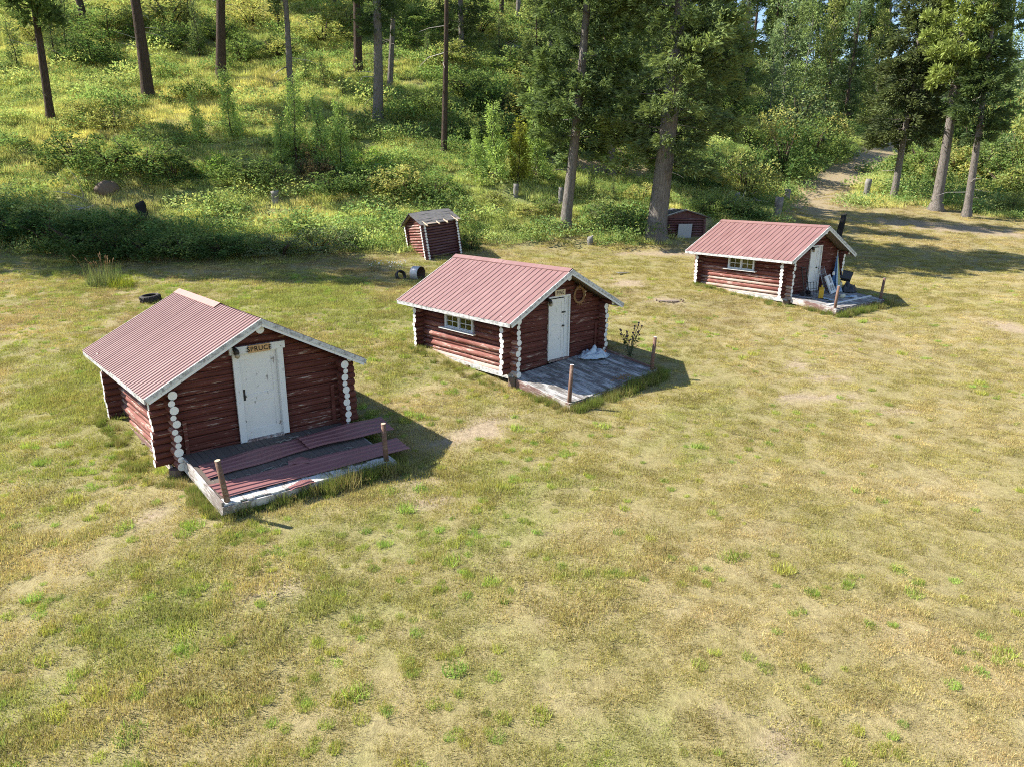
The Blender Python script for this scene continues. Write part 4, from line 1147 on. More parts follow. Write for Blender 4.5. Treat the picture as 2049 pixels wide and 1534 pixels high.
def stem_mesh(seed):
    rng = random.Random(seed); m = MB()
    for k in range(9):
        a = rng.uniform(0, 6.283); d = rng.uniform(.1, .38); m.tube([(0, 0, -.15), (d * .5 * math.cos(a), d * .5 * math.sin(a), .35), (d * math.cos(a), d * math.sin(a), rng.uniform(.40, .68))], [.012, .009, .004], 4)
    return m.mesh('stems', M_BARKP, True)
BUSH = {}
BC = {'g': (0.165, 0.240, 0.075), 'd': (0.088, 0.145, 0.048), 'y': (0.340, 0.365, 0.125), 'v': (0.330, 0.460, 0.095), 'b': (0.090, 0.078, 0.046), 's': (0.180, 0.220, 0.115), 'a': (0.220, 0.280, 0.130)}
for kd, c in BC.items():
    for k in range(3 if kd in 'gdy' else 1): BUSH[kd, k] = bush_mesh('leaves', 800 + ord(kd) * 5 + k, 3000, c, .046 if kd != 's' else .036)
STEMS = [stem_mesh(k) for k in range(2)]
SHRUBS = [
(-27.0,45.9,4.13,3.01,'d'),
(-24.3,45.0,4.33,2.52,'g'),
(-22.6,45.5,4.66,3.23,'g'),
(-20.8,45.2,3.16,2.46,'d'),
(-18.8,47.0,2.50,1.61,'v'),
(-16.6,46.0,3.80,2.07,'g'),
(-14.9,45.8,3.06,2.04,'d'),
(-12.6,46.9,2.40,2.40,'b'),
(-9.5,48.9,3.17,1.76,'v'),
(-7.2,45.6,3.58,2.28,'y'),
(-5.0,45.3,3.86,2.41,'g'),
(-9.3,46.0,3.64,1.99,'d'),
(-11.2,45.3,3.62,1.65,'g'),
(17.0,53.2,4.34,4.14,'y'),
(22.5,61.7,5.56,5.10,'d'),
(28.0,69.6,5.83,4.77,'g'),
(24.3,71.4,5.33,4.80,'y'),
(29.1,76.7,6.96,6.38,'a'),
(31.9,75.8,5.23,4.07,'y'),
(31.6,72.6,3.36,2.80,'g'),
(13.1,52.9,3.08,2.69,'d'),
(12.1,54.4,3.54,3.15,'g'),
(8.5,48.5,2.43,1.56,'y'),
(15.9,56.3,3.72,2.89,'d'),
(-26.4,38.0,3.93,1.96,'d'),
(-24.1,37.3,3.77,2.20,'d'),
(-21.8,36.4,3.91,2.41,'d'),
(-20.0,36.2,3.52,2.05,'d'),
(-18.4,36.4,3.47,1.88,'d'),
(-16.6,36.3,3.68,1.70,'g'),
(-14.9,36.6,3.08,1.54,'d'),
(-13.6,37.4,2.82,1.41,'g'),
(-12.0,37.0,3.03,1.38,'s'),
(-10.3,38.0,3.63,1.53,'s'),
(-9.1,39.3,2.29,1.00,'s'),
(-12.1,40.4,2.68,1.19,'g'),
(-21.2,39.6,2.86,1.43,'g'),
(-24.0,39.3,3.59,1.47,'g'),
(-3.8,62.5,5.77,2.66,'g'),
(-6.6,58.0,3.72,2.07,'g'),
(-1.7,60.3,5.13,2.99,'d'),
(0.7,59.4,4.62,2.94,'y'),
(2.6,57.8,4.09,3.28,'g'),
(-3.4,54.8,4.27,2.33,'d'),
(-0.8,53.9,4.57,2.67,'d'),
(1.7,67.8,5.30,2.89,'y'),
(-0.5,70.7,5.54,3.02,'g'),
(-5.5,69.8,4.49,2.50,'y'),
(-9.4,72.7,5.24,2.62,'g'),
(-17.9,72.7,5.89,2.68,'y'),
(-20.8,69.5,4.66,2.07,'y'),
(-25.4,76.0,5.74,2.87,'y'),
(-27.4,71.8,4.94,2.75,'g'),
(-30.7,69.6,4.88,3.25,'d'),
(-33.2,75.0,6.46,3.52,'y'),
(-36.6,73.8,5.30,2.65,'y'),
(-37.4,71.5,5.18,3.17,'g'),
(-36.2,66.0,5.89,3.21,'d'),
(-43.5,70.9,4.74,2.67,'y'),
(-23.7,67.3,4.57,2.79,'d'),
(-24.5,59.3,3.64,1.82,'g'),
(-27.0,51.1,3.67,2.04,'y'),
(-29.5,52.7,3.42,1.92,'y'),
(-42.9,74.1,4.90,2.45,'g'),
(-16.1,76.0,5.57,3.34,'y'),
(-9.1,77.9,6.19,2.82,'g'),
(-3.6,79.0,6.24,2.84,'y'),
(5.4,70.0,4.99,3.49,'y'),
(5.3,62.6,4.00,3.56,'g'),
(6.2,58.5,3.74,2.49,'d'),
(8.3,54.1,3.86,2.70,'g'),
(18.4,71.3,4.69,3.13,'y'),
(22.2,78.3,4.61,3.46,'g'),
(18.1,76.5,4.46,2.79,'y'),
(21.0,68.4,4.05,3.54,'g'),
(6.5,43.3,2.17,1.24,'s'),
(5.4,44.5,2.22,1.11,'s'),
(2.1,44.8,1.90,1.11,'g'),
(0.8,44.0,2.18,0.93,'y'),
(7.5,45.9,1.97,0.98,'g'),
(11.4,45.2,2.31,1.48,'g'),
(13.0,46.6,3.08,1.71,'g'),
(14.5,46.0,2.72,1.36,'d'),
(-1.2,45.0,2.23,0.95,'y'),
(-2.3,39.4,1.12,1.26,'d'),
(37.3,68.4,4.95,3.30,'g'),
(38.0,63.6,4.71,3.66,'y'),
(39.9,62.6,4.71,4.71,'g'),
(39.5,58.6,4.49,2.99,'y'),
(42.9,62.1,5.33,6.93,'y'),
(44.8,67.8,6.31,7.46,'g'),
(60.0,87.5,8.24,11.24,'a'),
(55.9,86.2,6.53,7.98,'y'),
(50.8,88.4,6.48,5.76,'g'),
(49.3,97.8,6.19,6.19,'g'),
(52.1,85.4,5.65,6.36,'d'),
(36.0,52.6,2.70,1.58,'y'),
(74.1,109.2,9.34,10.27,'g'),
]
BLAB = {'g': 'mid green leafy bush', 'd': 'dark green leafy bush', 'y': 'yellow green leafy bush', 'v': 'vivid light green fern-like bush', 'b': 'brown leaved dark bush', 's': 'grey green feathery bush', 'a': 'pale grey green leafy bush'}
def zone(x, y):
    if y < 43.2 and x < -4: return 'in the row at the left slope foot'
    if x > 24 and y < 80 and x > 26 and x / y > .50: return 'under the trees right of the dirt track'
    if x > 10 and y > 48: return 'on the bank left of the dirt track'
    if y < 50 and x > -4: return 'in the weeds by the two big firs'
    if y > 66: return 'high up on the hillside'
    if x < -13: return 'on the open lower slope at the left'
    return 'in the undergrowth of the middle slope'
for k, (x, y, w, h, kd) in enumerate(SHRUBS):
    if kd == 'd' and y > 62 and x < -6 and k % 3: kd = 'gyg'[k % 3]
    me = BUSH[kd, k % 3 if kd in 'gdy' else 0]; lab = BLAB[kd] + ' ' + zone(x, y)
    z = float(gz(x, y)); r = thing('bush', lab, 'bush', (x, y, z - .06), (0, 0, k * 1.3), lab.replace('bush', 'bushes', 1))
    w *= 1.12; h *= 1.0
    link('leaves', me, r, (0, 0, 0), (0, 0, 0), (w, w * .9, h)); link('stems', STEMS[k % 2], r, (0, 0, 0), (0, 0, 0), (w, w, h))

# slender broadleaved trees with pale leaves
def aspen_crown(seed, H, base):
    rng = np.random.default_rng(seed); V, F, MI, C = [], [], [], []; base = np.array(base)
    for k in range(70):
        fr = rng.uniform(.16, 1.0); a = rng.uniform(0, 6.283); r = (.22 + 1.2 * math.sin(math.pi * fr) ** .7) * rng.uniform(.2, 1.0)
        c = np.array((r * math.cos(a), r * math.sin(a), H * fr)); limb(V, F, MI, C, np.array((0, 0, H * fr - r * .7)), c, .022, .008, 3)
        n = 46; d = rng.normal(size=(n, 3)); d /= np.linalg.norm(d, axis=1, keepdims=True); P = c + d * rng.uniform(.1, .52, (n, 1))
        col = base[None] * rng.uniform(.75, 1.25) * rng.uniform(.75, 1.3, (n, 1))
        add_leaves(V, F, MI, C, P, d + rng.normal(0, .8, (n, 3)), rng.uniform(.12, .2, n), rng.uniform(.09, .15, n), col, rng)
    return finish('crown', V, F, MI, C, [M_LEAF, M_BARKG])
ASP = [aspen_crown(900 + k, 9.0, c) for k, c in enumerate(((0.200, 0.265, 0.120), (0.215, 0.280, 0.105), (0.245, 0.290, 0.098)))]
ASP_T = trunk_mesh('trunk', 77, 8.6, .07, M_BARKG, 1.3, 2, 4, 0, 7, .2)
ASPENS = [
(28.4,79.5,13.74),
(32.7,85.3,12.93),
(37.3,91.0,13.23),
(37.9,87.1,13.44),
(34.2,93.7,11.31),
(43.2,96.0,11.18),
(26.3,77.8,8.72),
(38.1,97.3,11.11),
(46.7,99.4,12.44),
(63.7,94.4,13.68),
(66.3,102.6,11.23),
(45.0,93.3,8.79),
]
for k, (x, y, h) in enumerate(ASPENS):
    right = x / y > .6
    r = thing('aspen_tree', 'pale leaved slender aspen at the right edge' if right else 'pale leaved slender aspen in the grove left of the dirt track', 'aspen', (x, y, float(gz(x, y))), (rnd.uniform(-.04, .04), rnd.uniform(-.04, .04), k * 1.9), 'aspens at the right edge' if right else 'aspens left of the dirt track')
    s = h / 9.0; w = s * rnd.uniform(.8, 1.15)
    link('crown', ASP[k % 3], r, (0, 0, 0), (0, 0, 0), (w, w, s)); link('trunk', ASP_T, r, (0, 0, 0), (0, 0, 0), (s, s, s))

# wood behind: conifers on the far crest and down its back, seen against the sky
wr = random.Random(5)
far = []
while len(far) < 46:
    x, y = wr.uniform(-38, 92), wr.uniform(84, 128)
    if x < 14 and (x < 3 or y < 98 or wr.random() < .6): continue
    if x / y > .64: continue
    if any(math.hypot(x - a, y - b) < 3.6 for a, b in far) or float(trail_d(x, y)) < 4: continue
    far.append((x, y))
for k, (x, y) in enumerate(far):
    kd = 'pine' if wr.random() < .38 else 'fir'
    me, H0, h0 = LIB[kd, k % 3]; s = wr.uniform(.62, .95)
    z = float(gz(x, y))
    side = 'on the skyline at the upper right' if x > 22 else 'in the dark wood at the top of the hillside'
    r = thing('fir_tree' if kd == 'fir' else 'pine_tree', ('far dark fir ' if kd == 'fir' else 'far open crowned pine ') + side, 'fir tree' if kd == 'fir' else 'pine tree', (x, y, z), (0, wr.uniform(-.03, .03), k), ('far firs ' if kd == 'fir' else 'far pines ') + side)
    lo = .45 if kd == 'fir' else .75
    link('crown', me, r, (0, 0, -h0 * s * (1 - lo)), (0, 0, 0), (s * .9, s * .9, s)); 
    link('trunk', FARTRUNK if k else globals().setdefault('FARTRUNK', trunk_mesh('trunk', 12, 19, .27, M_BARKP, 1.3, 5, 8, 2, 7)), r, (0, 0, 0), (0, 0, 0), (s * .95, s * .95, s * .95 * (1 - .2 * (1 - lo))))
# leafy thicket filling the right flank behind the leaning trees
fk = np.random.default_rng(77)
for k in range(34):
    y = fk.uniform(58, 96); x = y * fk.uniform(.565, .80)
    if float(trail_d(x, y)) < 3.5: continue
    kd = 'gygag'[k % 5]; w = fk.uniform(2.5, 4.6); h = fk.uniform(2.2, 5.0)
    lab = 'tall ' + BLAB[kd] + ' in the thicket at the right edge'
    r = thing('bush', lab, 'bush', (x, y, float(gz(x, y)) - .1), (0, 0, k), lab.replace('bush', 'bushes', 1))
    link('leaves', BUSH[kd, k % 3 if kd in 'gdy' else 0], r, (0, 0, 0), (0, 0, 0), (w, w, h)); link('stems', STEMS[k % 2], r, (0, 0, 0), (0, 0, 0), (w, w, h))

# ------------------------------------------------------------------ leaning log outhouse
def outhouse():
    root = thing('log_outhouse', 'small leaning red log outhouse with curling grey roof behind the middle cabin', 'outhouse', (-4.42, 37.55, float(gz(-4.42, 37.55)) - .12), (0, 0, 0))
    yaw = R(36)
    root.rotation_euler = (Matrix.Rotation(R(-7.5), 3, 'Y') @ Matrix.Rotation(yaw, 3, 'Z')).to_euler()
    q = random.Random(9); U, Vd = 1.95, 1.75; n = 13; sp = .142
    for k in range(n):
        z = .10 + k * sp; r = .068 * q.uniform(.93, 1.06)
        for v in (0, Vd):       # long walls, along u
            me = log_mesh(U + .36, r, q.random(), (True, True), [M_OLDLOG if v == 0 else M_LOG, M_END], 8); link('log', me, root, (-.18, v, z))
        for u in (0, U):        # gable walls, along v
            me = log_mesh(Vd + .36, r, q.random(), (True, True), [M_LOGW if u == 0 else M_LOG, M_END], 8); link('log', me, root, (u, -.18, z + .064), (0, 0, math.pi / 2))
    zt = .10 + n * sp
    for u in (0, U):
        for k in range(4):
            hw = (Vd / 2 + .05) * (1 - k * .26); me = log_mesh(hw * 2, .06, q.random(), (False, False), [M_LOG, M_END], 8); link('log', me, root, (u, Vd / 2 - hw, zt + .06 + k * .115), (0, 0, math.pi / 2))
    c = MB()
    c.prism([(.03, 0), (.03, zt), (Vd / 2, zt + .45), (Vd - .03, zt), (Vd - .03, 0)], 'x', .03, U - .03)
    c.build('chinking', M_CHINK, root)
    H = .50
    for s in (-1, 1):
        for k in range(5):   # overlapping strips of roofing, edges lifted and torn
            t0, t1 = k / 5, (k + 1) / 5 + .04
            for seg in range(3):
                a, b = -.27 + (U + .50) * seg / 3, -.27 + (U + .50) * (seg + 1) / 3 + .02
                vs = []
                for uu in (a, (a + b) / 2, b):
                    for t in (t0, t1):
                        d = (Vd / 2 + .24) * t
                        vs.append((uu, Vd / 2 + s * d, zt + .06 + H - d * H / (Vd / 2 + .1) + .012 * (5 - k) * 0 + .014 * (4 - k) * .4 + q.uniform(-.012, .02) + (q.uniform(-.05, .05) if k == 4 and t == t1 else 0) + .02 * math.sin(uu * 2.2)))
                m = MB(); m.poly([vs[0], vs[1], vs[3], vs[2]]); m.poly([vs[2], vs[3], vs[5], vs[4]])
                o = m.build('roofing_strip', M_ROOFING, root); sd = o.modifiers.new('thick', 'SOLIDIFY'); sd.thickness = .014
    b = MB(); b.prism([(-.28, zt - .03), (Vd / 2, zt + .50), (Vd + .28, zt - .03), (Vd + .28, zt - .045), (Vd / 2, zt + .485), (-.28, zt - .045)], 'x', -.22, U + .18); b.build('roof_board', M_UNDER, root)
    for u in (.05, .75, 1.25, 1.9):
        MB().tube([(u, Vd / 2, zt + .44), (u + q.uniform(-.05, .05), -.48, zt - .10)], .035, 7).build('rafter_pole', M_RAFTER, root)
    return root
outhouse()

# ------------------------------------------------------------------ root cellar dug into the bank
def cellar():
    x, y = 9.98, 42.2
    root = thing('root_cellar', 'low dark red log root cellar dug into the bank beside the largest fir', 'root cellar', (x, y, float(gz(x, y)) - .1), (0, 0, R(8)))
    root.scale = (1, 1, .88)
    q = random.Random(3)
    for k in range(8):
        z = .12 + k * .16; hw = 1.22 + q.uniform(-.08, .08)
        if k < 5:
            for a, b in ((-hw, -.42), (.46, hw)): link('log', log_mesh(b - a, .075, q.random(), (False, False), [M_OLDLOG, M_END], 8), root, (a, 0, z))
        else: link('log', log_mesh(2 * hw, .075, q.random(), (False, False), [M_OLDLOG, M_END], 8), root, (-hw, 0, z))
    for s in (-1, 1):
        for k in range(7): link('log', log_mesh(2.2, .075, q.random(), (False, False), [M_OLDLOG, M_END], 8), root, (s * 1.22, -.12, .18 + k * .16), (0, 0, math.pi / 2))
    g = MB()
    for k in range(9):
        u = -1.15 + k * .29; g.box(u - .14, u + .14, -.05, .0, 1.33, 1.40 + .42 * (1 - abs(u) / 1.3))
    g.build('gable_boards', M_OLDLOG, root)
    MB().prism([(-1.2, 0), (-1.2, 1.38), (0, 1.8), (1.2, 1.38), (1.2, 0)], 'y', .05, .12).build('inner_wall', M_CHINK, root)
    for s in (-1, 1):
        MB().prism([(0, 1.86), (s * 1.52, 1.36), (s * 1.52, 1.32), (0, 1.81)], 'y', -.28, 2.2).build('roof_slab', M_ROOFING, root)
    MB().prism([(-1.35, 1.43), (-.02, 1.885), (-.02, 1.915), (-1.35, 1.46)], 'y', -.30, -.10).build('roof_flashing', M_GALV, root)
    MB().box(-.42, .40, -.16, -.12, .05, .98, 0, Matrix.Rotation(R(6), 4, 'X')).build('door_panel', M_GREYPANEL, root)
cellar()
mv, mf = [], []
# turf mound over the cellar
q = np.random.default_rng(4); nr_, na = 9, 28
for i in range(nr_ + 1):
    for j in range(na):
        a = 6.283 * j / na; r = i / nr_
        X0 = 10.15 + 2.9 * r * math.cos(a); Y0 = 44.35 + 2.0 * r * math.sin(a)
        g0 = float(gz(X0, Y0)); top = float(gz(10, 42.2)) + 1.46
        w = (1 - r ** 2) ** 1.2
        mv.append((X0, Y0, max(g0 - .25, g0 - .2 + (top - g0 + .2) * w) + (q.uniform(-.06, .06) if i < nr_ else -.2)))
for i in range(nr_):
    for j in range(na): mf.append((i * na + j, i * na + (j + 1) % na, (i + 1) * na + (j + 1) % na, (i + 1) * na + j))
mv = np.array(mv)
tag(link('earth_mound', np_mesh('earth_mound', mv, np.array(mf), M_GROUND, tint=lerp(hill_tint(mv[:, 0], mv[:, 1]), DIRT * .8, np.full(len(mv), .6)), smooth=True)), 'earth mound heaped over the root cellar', None, None, 'structure')

# ------------------------------------------------------------------ posts, stumps, snag, boulder
def post(x, y, h, r, lean, mat, name, label, cat, group=None, n=10, topcut=.0):
    z = float(gz(x, y)); root_m = MB(); q = random.Random(int(x * 100) + 7)
    st = 6; pts = [(lean * max(0, t - .1) * h, 0, -.3 + (h + .3) * t) for t in [k / (st - 1) for k in range(st)]]
    root_m.tube(pts, [r * q.uniform(.9, 1.1) * (1.22 if k == 0 else 1) for k in range(st)], n)
    if topcut:
        for k in range(n): v = root_m.v[-n + k] if False else None
        vv = root_m.v
        b = len(vv) - n
        for k in range(n): a = vv[b + k]; vv[b + k] = (a[0], a[1], a[2] + (a[0] / r) * topcut * r + q.uniform(-.03, .03))
    o = root_m.build(name, mat, None, (x, y, z), (0, 0, 0), True)
    tag(o, label, cat, group)
    return o
PG = 'weathered posts standing along the meadow edge'
post(-20.9, 41.3, 1.0, .27, -.28, M_CHAR, 'tree_stump', 'black charred leaning stump above the shrub row at the left', 'stump', None, 10, .3)
post(-14.3, 43.9, .62, .24, .05, M_GREYWOOD, 'tree_stump', 'grey sawn stump in the leafy weeds left of the outhouse', 'stump', None, 10, .15)
post(.17, 45.8, .72, .17, .05, M_GREYWOOD, 'wooden_post', 'short dark post in the weeds left of the medium fir', 'post', PG)
post(3.0, 45.9, .95, .17, .02, M_GREYWOOD, 'wooden_post', 'grey post half hidden behind the medium fir trunk', 'post', PG)
post(4.39, 41.0, .42, .17, .1, M_GREYWOOD, 'tree_stump', 'small pale cut stump on the mown edge between the two big firs', 'stump', None, 9, .4)
post(15.33, 50.2, 1.0, .17, .05, M_GREYWOOD, 'wooden_post', 'dark post behind the farthest cabin roof, left of the other two', 'post', PG)
post(16.9, 46.6, 1.35, .24, .08, M_GREYWOOD, 'wooden_post', 'stoutest grey post, right behind the farthest cabin roof', 'post', PG)
post(20.4, 54.5, .85, .22, .05, M_GREYWOOD, 'wooden_post', 'grey post at the start of the dirt track', 'post', PG)
post(27.15, 56.4, 1.3, .22, .08, M_GREYWOOD, 'wooden_post', 'tall pale post right of the dirt track in front of the spruce', 'post', PG)
post(40.5, 77.2, 1.1, .26, .05, M_GREYWOOD, 'wooden_post', 'far post right of the bend in the dirt track', 'post', PG)
post(19.35, 42.9, 1.30, .17, .16, M_CHAR, 'dead_snag', 'broken black leaning snag behind the farthest cabin gable', 'snag', None, 9, .5)
def rock(x, y, r, label):
    bm = bmesh_ico(r, 3, int(x * 10)); o = link('boulder', bm, None, (x, y, float(gz(x, y)) + r * .35)); tag(o, label, 'boulder')
def bmesh_ico(r, sub, seed):
    import bmesh
    b = bmesh.new(); bmesh.ops.create_icosphere(b, subdivisions=sub, radius=1.0)
    for v in b.verts:
        n = float(fbm(v.co.x * 1.4 + seed, v.co.y * 1.4 + v.co.z * 1.3, seed, 3)); v.co *= r * (.72 + .55 * n); v.co.z *= .8
    me = bpy.data.meshes.new('boulder'); b.to_mesh(me); b.free(); me.materials.append(M_STONE)
    me.polygons.foreach_set('use_smooth', [True] * len(me.polygons)); return me
rock(-23.9, 43.2, .62, 'round brown boulder on the open slope behind the dead branches')
def branches(x, y, L, n, seed, label, name='dead_branch', spread=1.0):
    q = random.Random(seed); m = MB(); z = float(gz(x, y))
    for k in range(n):
        a = q.uniform(0, 6.283) if n > 1 else 2.7; l = L * q.uniform(.5, 1.0)
        p = Vector((q.uniform(-.2, .2) * spread, q.uniform(-.2, .2) * spread, .1)); pts = [p]
        d = Vector((math.cos(a), math.sin(a), q.uniform(.05, .5)))
        for j in range(4):
            d = (d + Vector((q.uniform(-.4, .4), q.uniform(-.4, .4), q.uniform(-.22, .2)))).normalized(); p = p + d * l / 4; pts.append(p)
        m.tube(pts, [.035, .03, .022, .016, .008], 5)
        if k % 2 == 0: m.tube([pts[2], pts[2] + Vector((d.y, -d.x, .4)) * l * .25], [.018, .006], 4)
    o = m.build(name, M_DEAD, None, (x, y, z), (0, 0, 0), True); tag(o, label, 'dead branch'); return o
branches(-24.6, 42.0, 3.4, 3, 4, 'long bleached fallen branch lying in front of the boulder')
branches(-24.3, 41.4, 1.1, 9, 6, 'heap of bleached sticks below the boulder')
branches(-9.2, 38.9, 1.3, 6, 8, 'pale bare sticks on the mown edge left of the outhouse')
branches(-.1, 78.2, 3.6, 20, 12, 'thicket of grey bare brushwood high on the middle slope', spread=9)
branches(3.6, 80.0, 3.6, 20, 15, 'second clump of grey bare brushwood, right of the other', spread=9)
branches(-8.4, 43.2, 1.6, 5, 21, 'pale forked dead sticks in the weeds behind the outhouse')
branches(15.5, 51.0, 1.8, 8, 23, 'bare grey twigs under the bushes right of the largest fir', spread=3)

# ------------------------------------------------------------------ things lying about
def ring(name, x, y, z, r, w, h, mat, rot, label, cat, treads=0):
    m = MB(); n = 28; prof = [(r - w, -h / 2), (r - w * .4, -h / 2 - .012), (r - .01, -h / 2 + .02), (r, 0), (r - .01, h / 2 - .02), (r - w * .4, h / 2 + .012), (r - w, h / 2), (r - w * .72, h / 2 - .05), (r - w * .55, 0), (r - w * .72, -h / 2 + .05)]
    for k in range(n):
        a = 6.2832 * k / n
        for (rr, zz) in prof: m.v.append((rr * math.cos(a), rr * math.sin(a), zz))
    p = len(prof)
    for k in range(n):
        for j in range(p): m.f.append([k * p + j, ((k + 1) % n) * p + j, ((k + 1) % n) * p + (j + 1) % p, k * p + (j + 1) % p]); m.m.append(0)
    for k in range(treads):
        a = 6.2832 * k / treads; M = Matrix.Rotation(a, 4, 'Z') @ Matrix.Translation((r + .004, 0, (h / 4) * (1 if k % 2 else -1))); m.box(-.012, .014, -.02, .02, -h / 4 + .02, h / 4 - .02, 0, M)
    o = m.build(name, mat, None, (x, y, z), rot, True); tag(o, label, cat); return o
ring('old_tire', -14.88, 28.9, float(gz(-14.88, 28.9)) + .13, .40, .15, .28, M_TIRE, (R(5), R(-4), 0), 'old tire lying flat in the grass behind the nearest cabin', 'tire', 26)
# metal drum on its side
dx_, dy_ = -4.55, 33.95
dr = thing('metal_drum', 'short pale metal drum lying on its side behind the middle cabin', 'drum', (dx_, dy_, float(gz(dx_, dy_)) + .28), (0, 0, R(-30)))
m = MB(); n = 24
for (xx, r1) in ((-.22, .33), (-.2, .345), (0, .335), (.2, .345), (.22, .33), (.2, .30), (-.18, .30), (-.18, .0)):
    for k in range(n): a = 6.2832 * k / n; m.v.append((xx, r1 * math.cos(a), r1 * math.sin(a)))
for j in range(7):
    for k in range(n): m.f.append([j * n + k, j * n + (k + 1) % n, (j + 1) * n + (k + 1) % n, (j + 1) * n + k]); m.m.append(0 if j < 4 else 1)
m.build('drum_shell', [M_GALV, M_RUST], dr, smooth=True)
MB().tube([(.235, 0, .335), (.235, .2, .27), (.235, .33, .05)], .012, 6).build('rim_wire', M_RUST, dr)
ring('rusty_hoop', -5.35, 33.9, float(gz(-5.35, 33.9)) + .16, .26, .08, .22, M_IRON, (R(68), 0, R(35)), 'dark iron hoop half sunk in grass beside the metal drum', 'iron hoop')
# fire pit: ring of small stones round ash
fx, fy = 6.66, 29.95
fp = thing('fire_pit', 'old fire pit of small stones in the meadow before the farthest cabin', 'fire pit', (fx, fy, float(gz(fx, fy))))
q = random.Random(2)
for k in range(13):
    a = 6.283 * k / 13 + q.uniform(-.1, .1); r = .46 + q.uniform(-.06, .06); o = link('stone', bmesh_ico(q.uniform(.03, .055), 2, k), fp, (r * math.cos(a) * 1.2, r * math.sin(a), .02))
m = MB(); m.poly([(.42 * math.cos(a) * 1.1, .34 * math.sin(a), .012) for a in [6.283 * k / 18 for k in range(18)]]); m.build('ash_bed', mat_flat('dark_ash', (.17, .135, .105), .95, nscale=9, amt=.6), fp)
# grey plank lying in the grass
for (px, py, L, w, az, lab) in ((5.5, 35.2, .9, .16, .7, 'short grey plank flat on the mown grass right of the outhouse'), (-7.9, 14.9, 1.5, .09, 2.55, 'thin pale pole leaning at the foot of the nearest cabin lit wall'), (-8.1, 16.0, .9, .14, 2.3, 'pale broken board in the grass by the nearest cabin lit wall')):
    o = MB().box(-L / 2, L / 2, -w / 2, w / 2, 0, .03).build('loose_board', M_GREYWOOD if px > 0 else M_BARE, None, (px, py, float(gz(px, py)) + .03), (.05, .06, az)); tag(o, lab, 'board')
# grass clump and weeds that stand by themselves
def clump(x, y, label, n, rad, h0, h1, base, seed, heads=0, name='grass_clump', cat='grass clump'):
    rng = np.random.default_rng(seed); V, F, v = blades(n, rad, h0, h1, .022, .34, seed, False)
    k = len(V) // 3; V4 = np.zeros((k, 4, 3)); T = V.reshape(k, 3, 3); V4[:, 0] = T[:, 0]; V4[:, 1] = T[:, 1]; V4[:, 2] = T[:, 2] + .001; V4[:, 3] = T[:, 2]
    root = thing(name, label, cat, (x, y, float(gz(x, y))))
    link('blades', np_mesh('blades', V4.reshape(-1, 3), np.arange(4 * k).reshape(-1, 4), M_LEAF, tint=np.repeat(v.reshape(k, 3, 3)[:, 0] * np.array(base), 4, 0)), root)
    if heads:
        m = MB(); q = random.Random(seed)
        for j in range(heads):
            a = q.uniform(0, 6.283); r = rad * q.uniform(.2, 1); L = h1 * q.uniform(1.0, 1.35); t = Vector((r * math.cos(a) * 1.5, r * math.sin(a) * 1.5, L))
            m.tube([(r * math.cos(a) * .6, r * math.sin(a) * .6, 0), t * .85, t], [.006, .005, .003], 4); m.tube([t * .88, t * .94, t], [.008, .02, .006], 5)
        m.build('seed_heads', M_STRAWW if name == 'grass_clump' else M_IRON, root)
    return root
clump(-18.3, 31.7, 'tall grey green grass clump alone at the shade edge, left half', 420, .75, .45, 1.05, (.17, .215, .085), 31, 16)
clump(-17.3, 31.3, 'bright yellow green grass clump right of the taller grey one', 300, .55, .25, .6, (.30, .34, .05), 32)
clump(1.9, 38.7, 'green weeds at the right foot of the outhouse', 10, .1, .1, .2, GREEN, 33) if False else None
# thistle beside the middle cabin's porch
tx, ty = cab_world(2, 2.62, -.35)
th = thing('thistle', 'dark branching thistle with purple heads beside the middle porch', 'thistle', (tx, ty, float(gz(tx, ty))))
q = random.Random(12); m = MB(); heads = []
for k in range(9):
    a = 6.283 * k / 9 + q.uniform(-.3, .3); r = q.uniform(.18, .42); L = q.uniform(.75, 1.25); t = Vector((r * math.cos(a), r * math.sin(a), L))
    m.tube([(0, 0, 0), (t.x * .35, t.y * .35, L * .55), t], [.014, .010, .007], 5)
    heads.append((t, 1.0))
    for j in range(3):
        s = t * q.uniform(.5, .85); u = s + Vector((q.uniform(-.14, .14), q.uniform(-.14, .14), .14)); m.tube([s, u], [.007, .005], 4); heads.append((u, .8))
m.build('stems', mat_flat('thistle_stem', (.07, .085, .045), .8), th); hme = MB().tube([(0, 0, 0), (0, 0, .025), (0, 0, .06)], [.014, .034, .022], 7).mesh('flower_head', mat_flat('thistle_head', (.075, .035, .075), .8))
for p, s in heads: link('flower_head', hme, th, p, (0, 0, 0), (s, s, s))
rng = np.random.default_rng(9); nL = 90; hh = rng.uniform(.05, .7, nL); aa = rng.uniform(0, 6.283, nL); rr = .3 * hh
V, F = kites(np.c_[rr * np.cos(aa), rr * np.sin(aa), hh], np.c_[np.cos(aa), np.sin(aa), rng.uniform(-.2, .6, nL)], rng.uniform(.1, .2, nL), rng.uniform(.03, .06, nL), rng, np.array((0, 0, 1.0)))
link('leaves', np_mesh('leaves', V, F, M_LEAF, tint=np.tile(np.array((.06, .095, .035)), (len(V), 1))), th)
# white flowering weeds at the shade edge
fl = thing('flowering_weed', 'weeds with small white flower heads left of the metal drum', 'weeds', (-6.2, 35.4, float(gz(-6.2, 35.4))))
hme = MB().tube([(0, 0, 0), (0, 0, .025)], [.035, .02], 6).mesh('flower_head', M_PLAST); s = MB(); q = random.Random(3)
for k in range(34):
    p = Vector((q.uniform(-.9, .9), q.uniform(-.5, .5), q.uniform(.25, .5))); s.tube([(p.x * .9, p.y * .9, 0), p], [.006, .004], 4); link('flower_head', hme, fl, p)
s.build('stems', mat_flat('weed_stem', (.10, .15, .045), .8), fl)

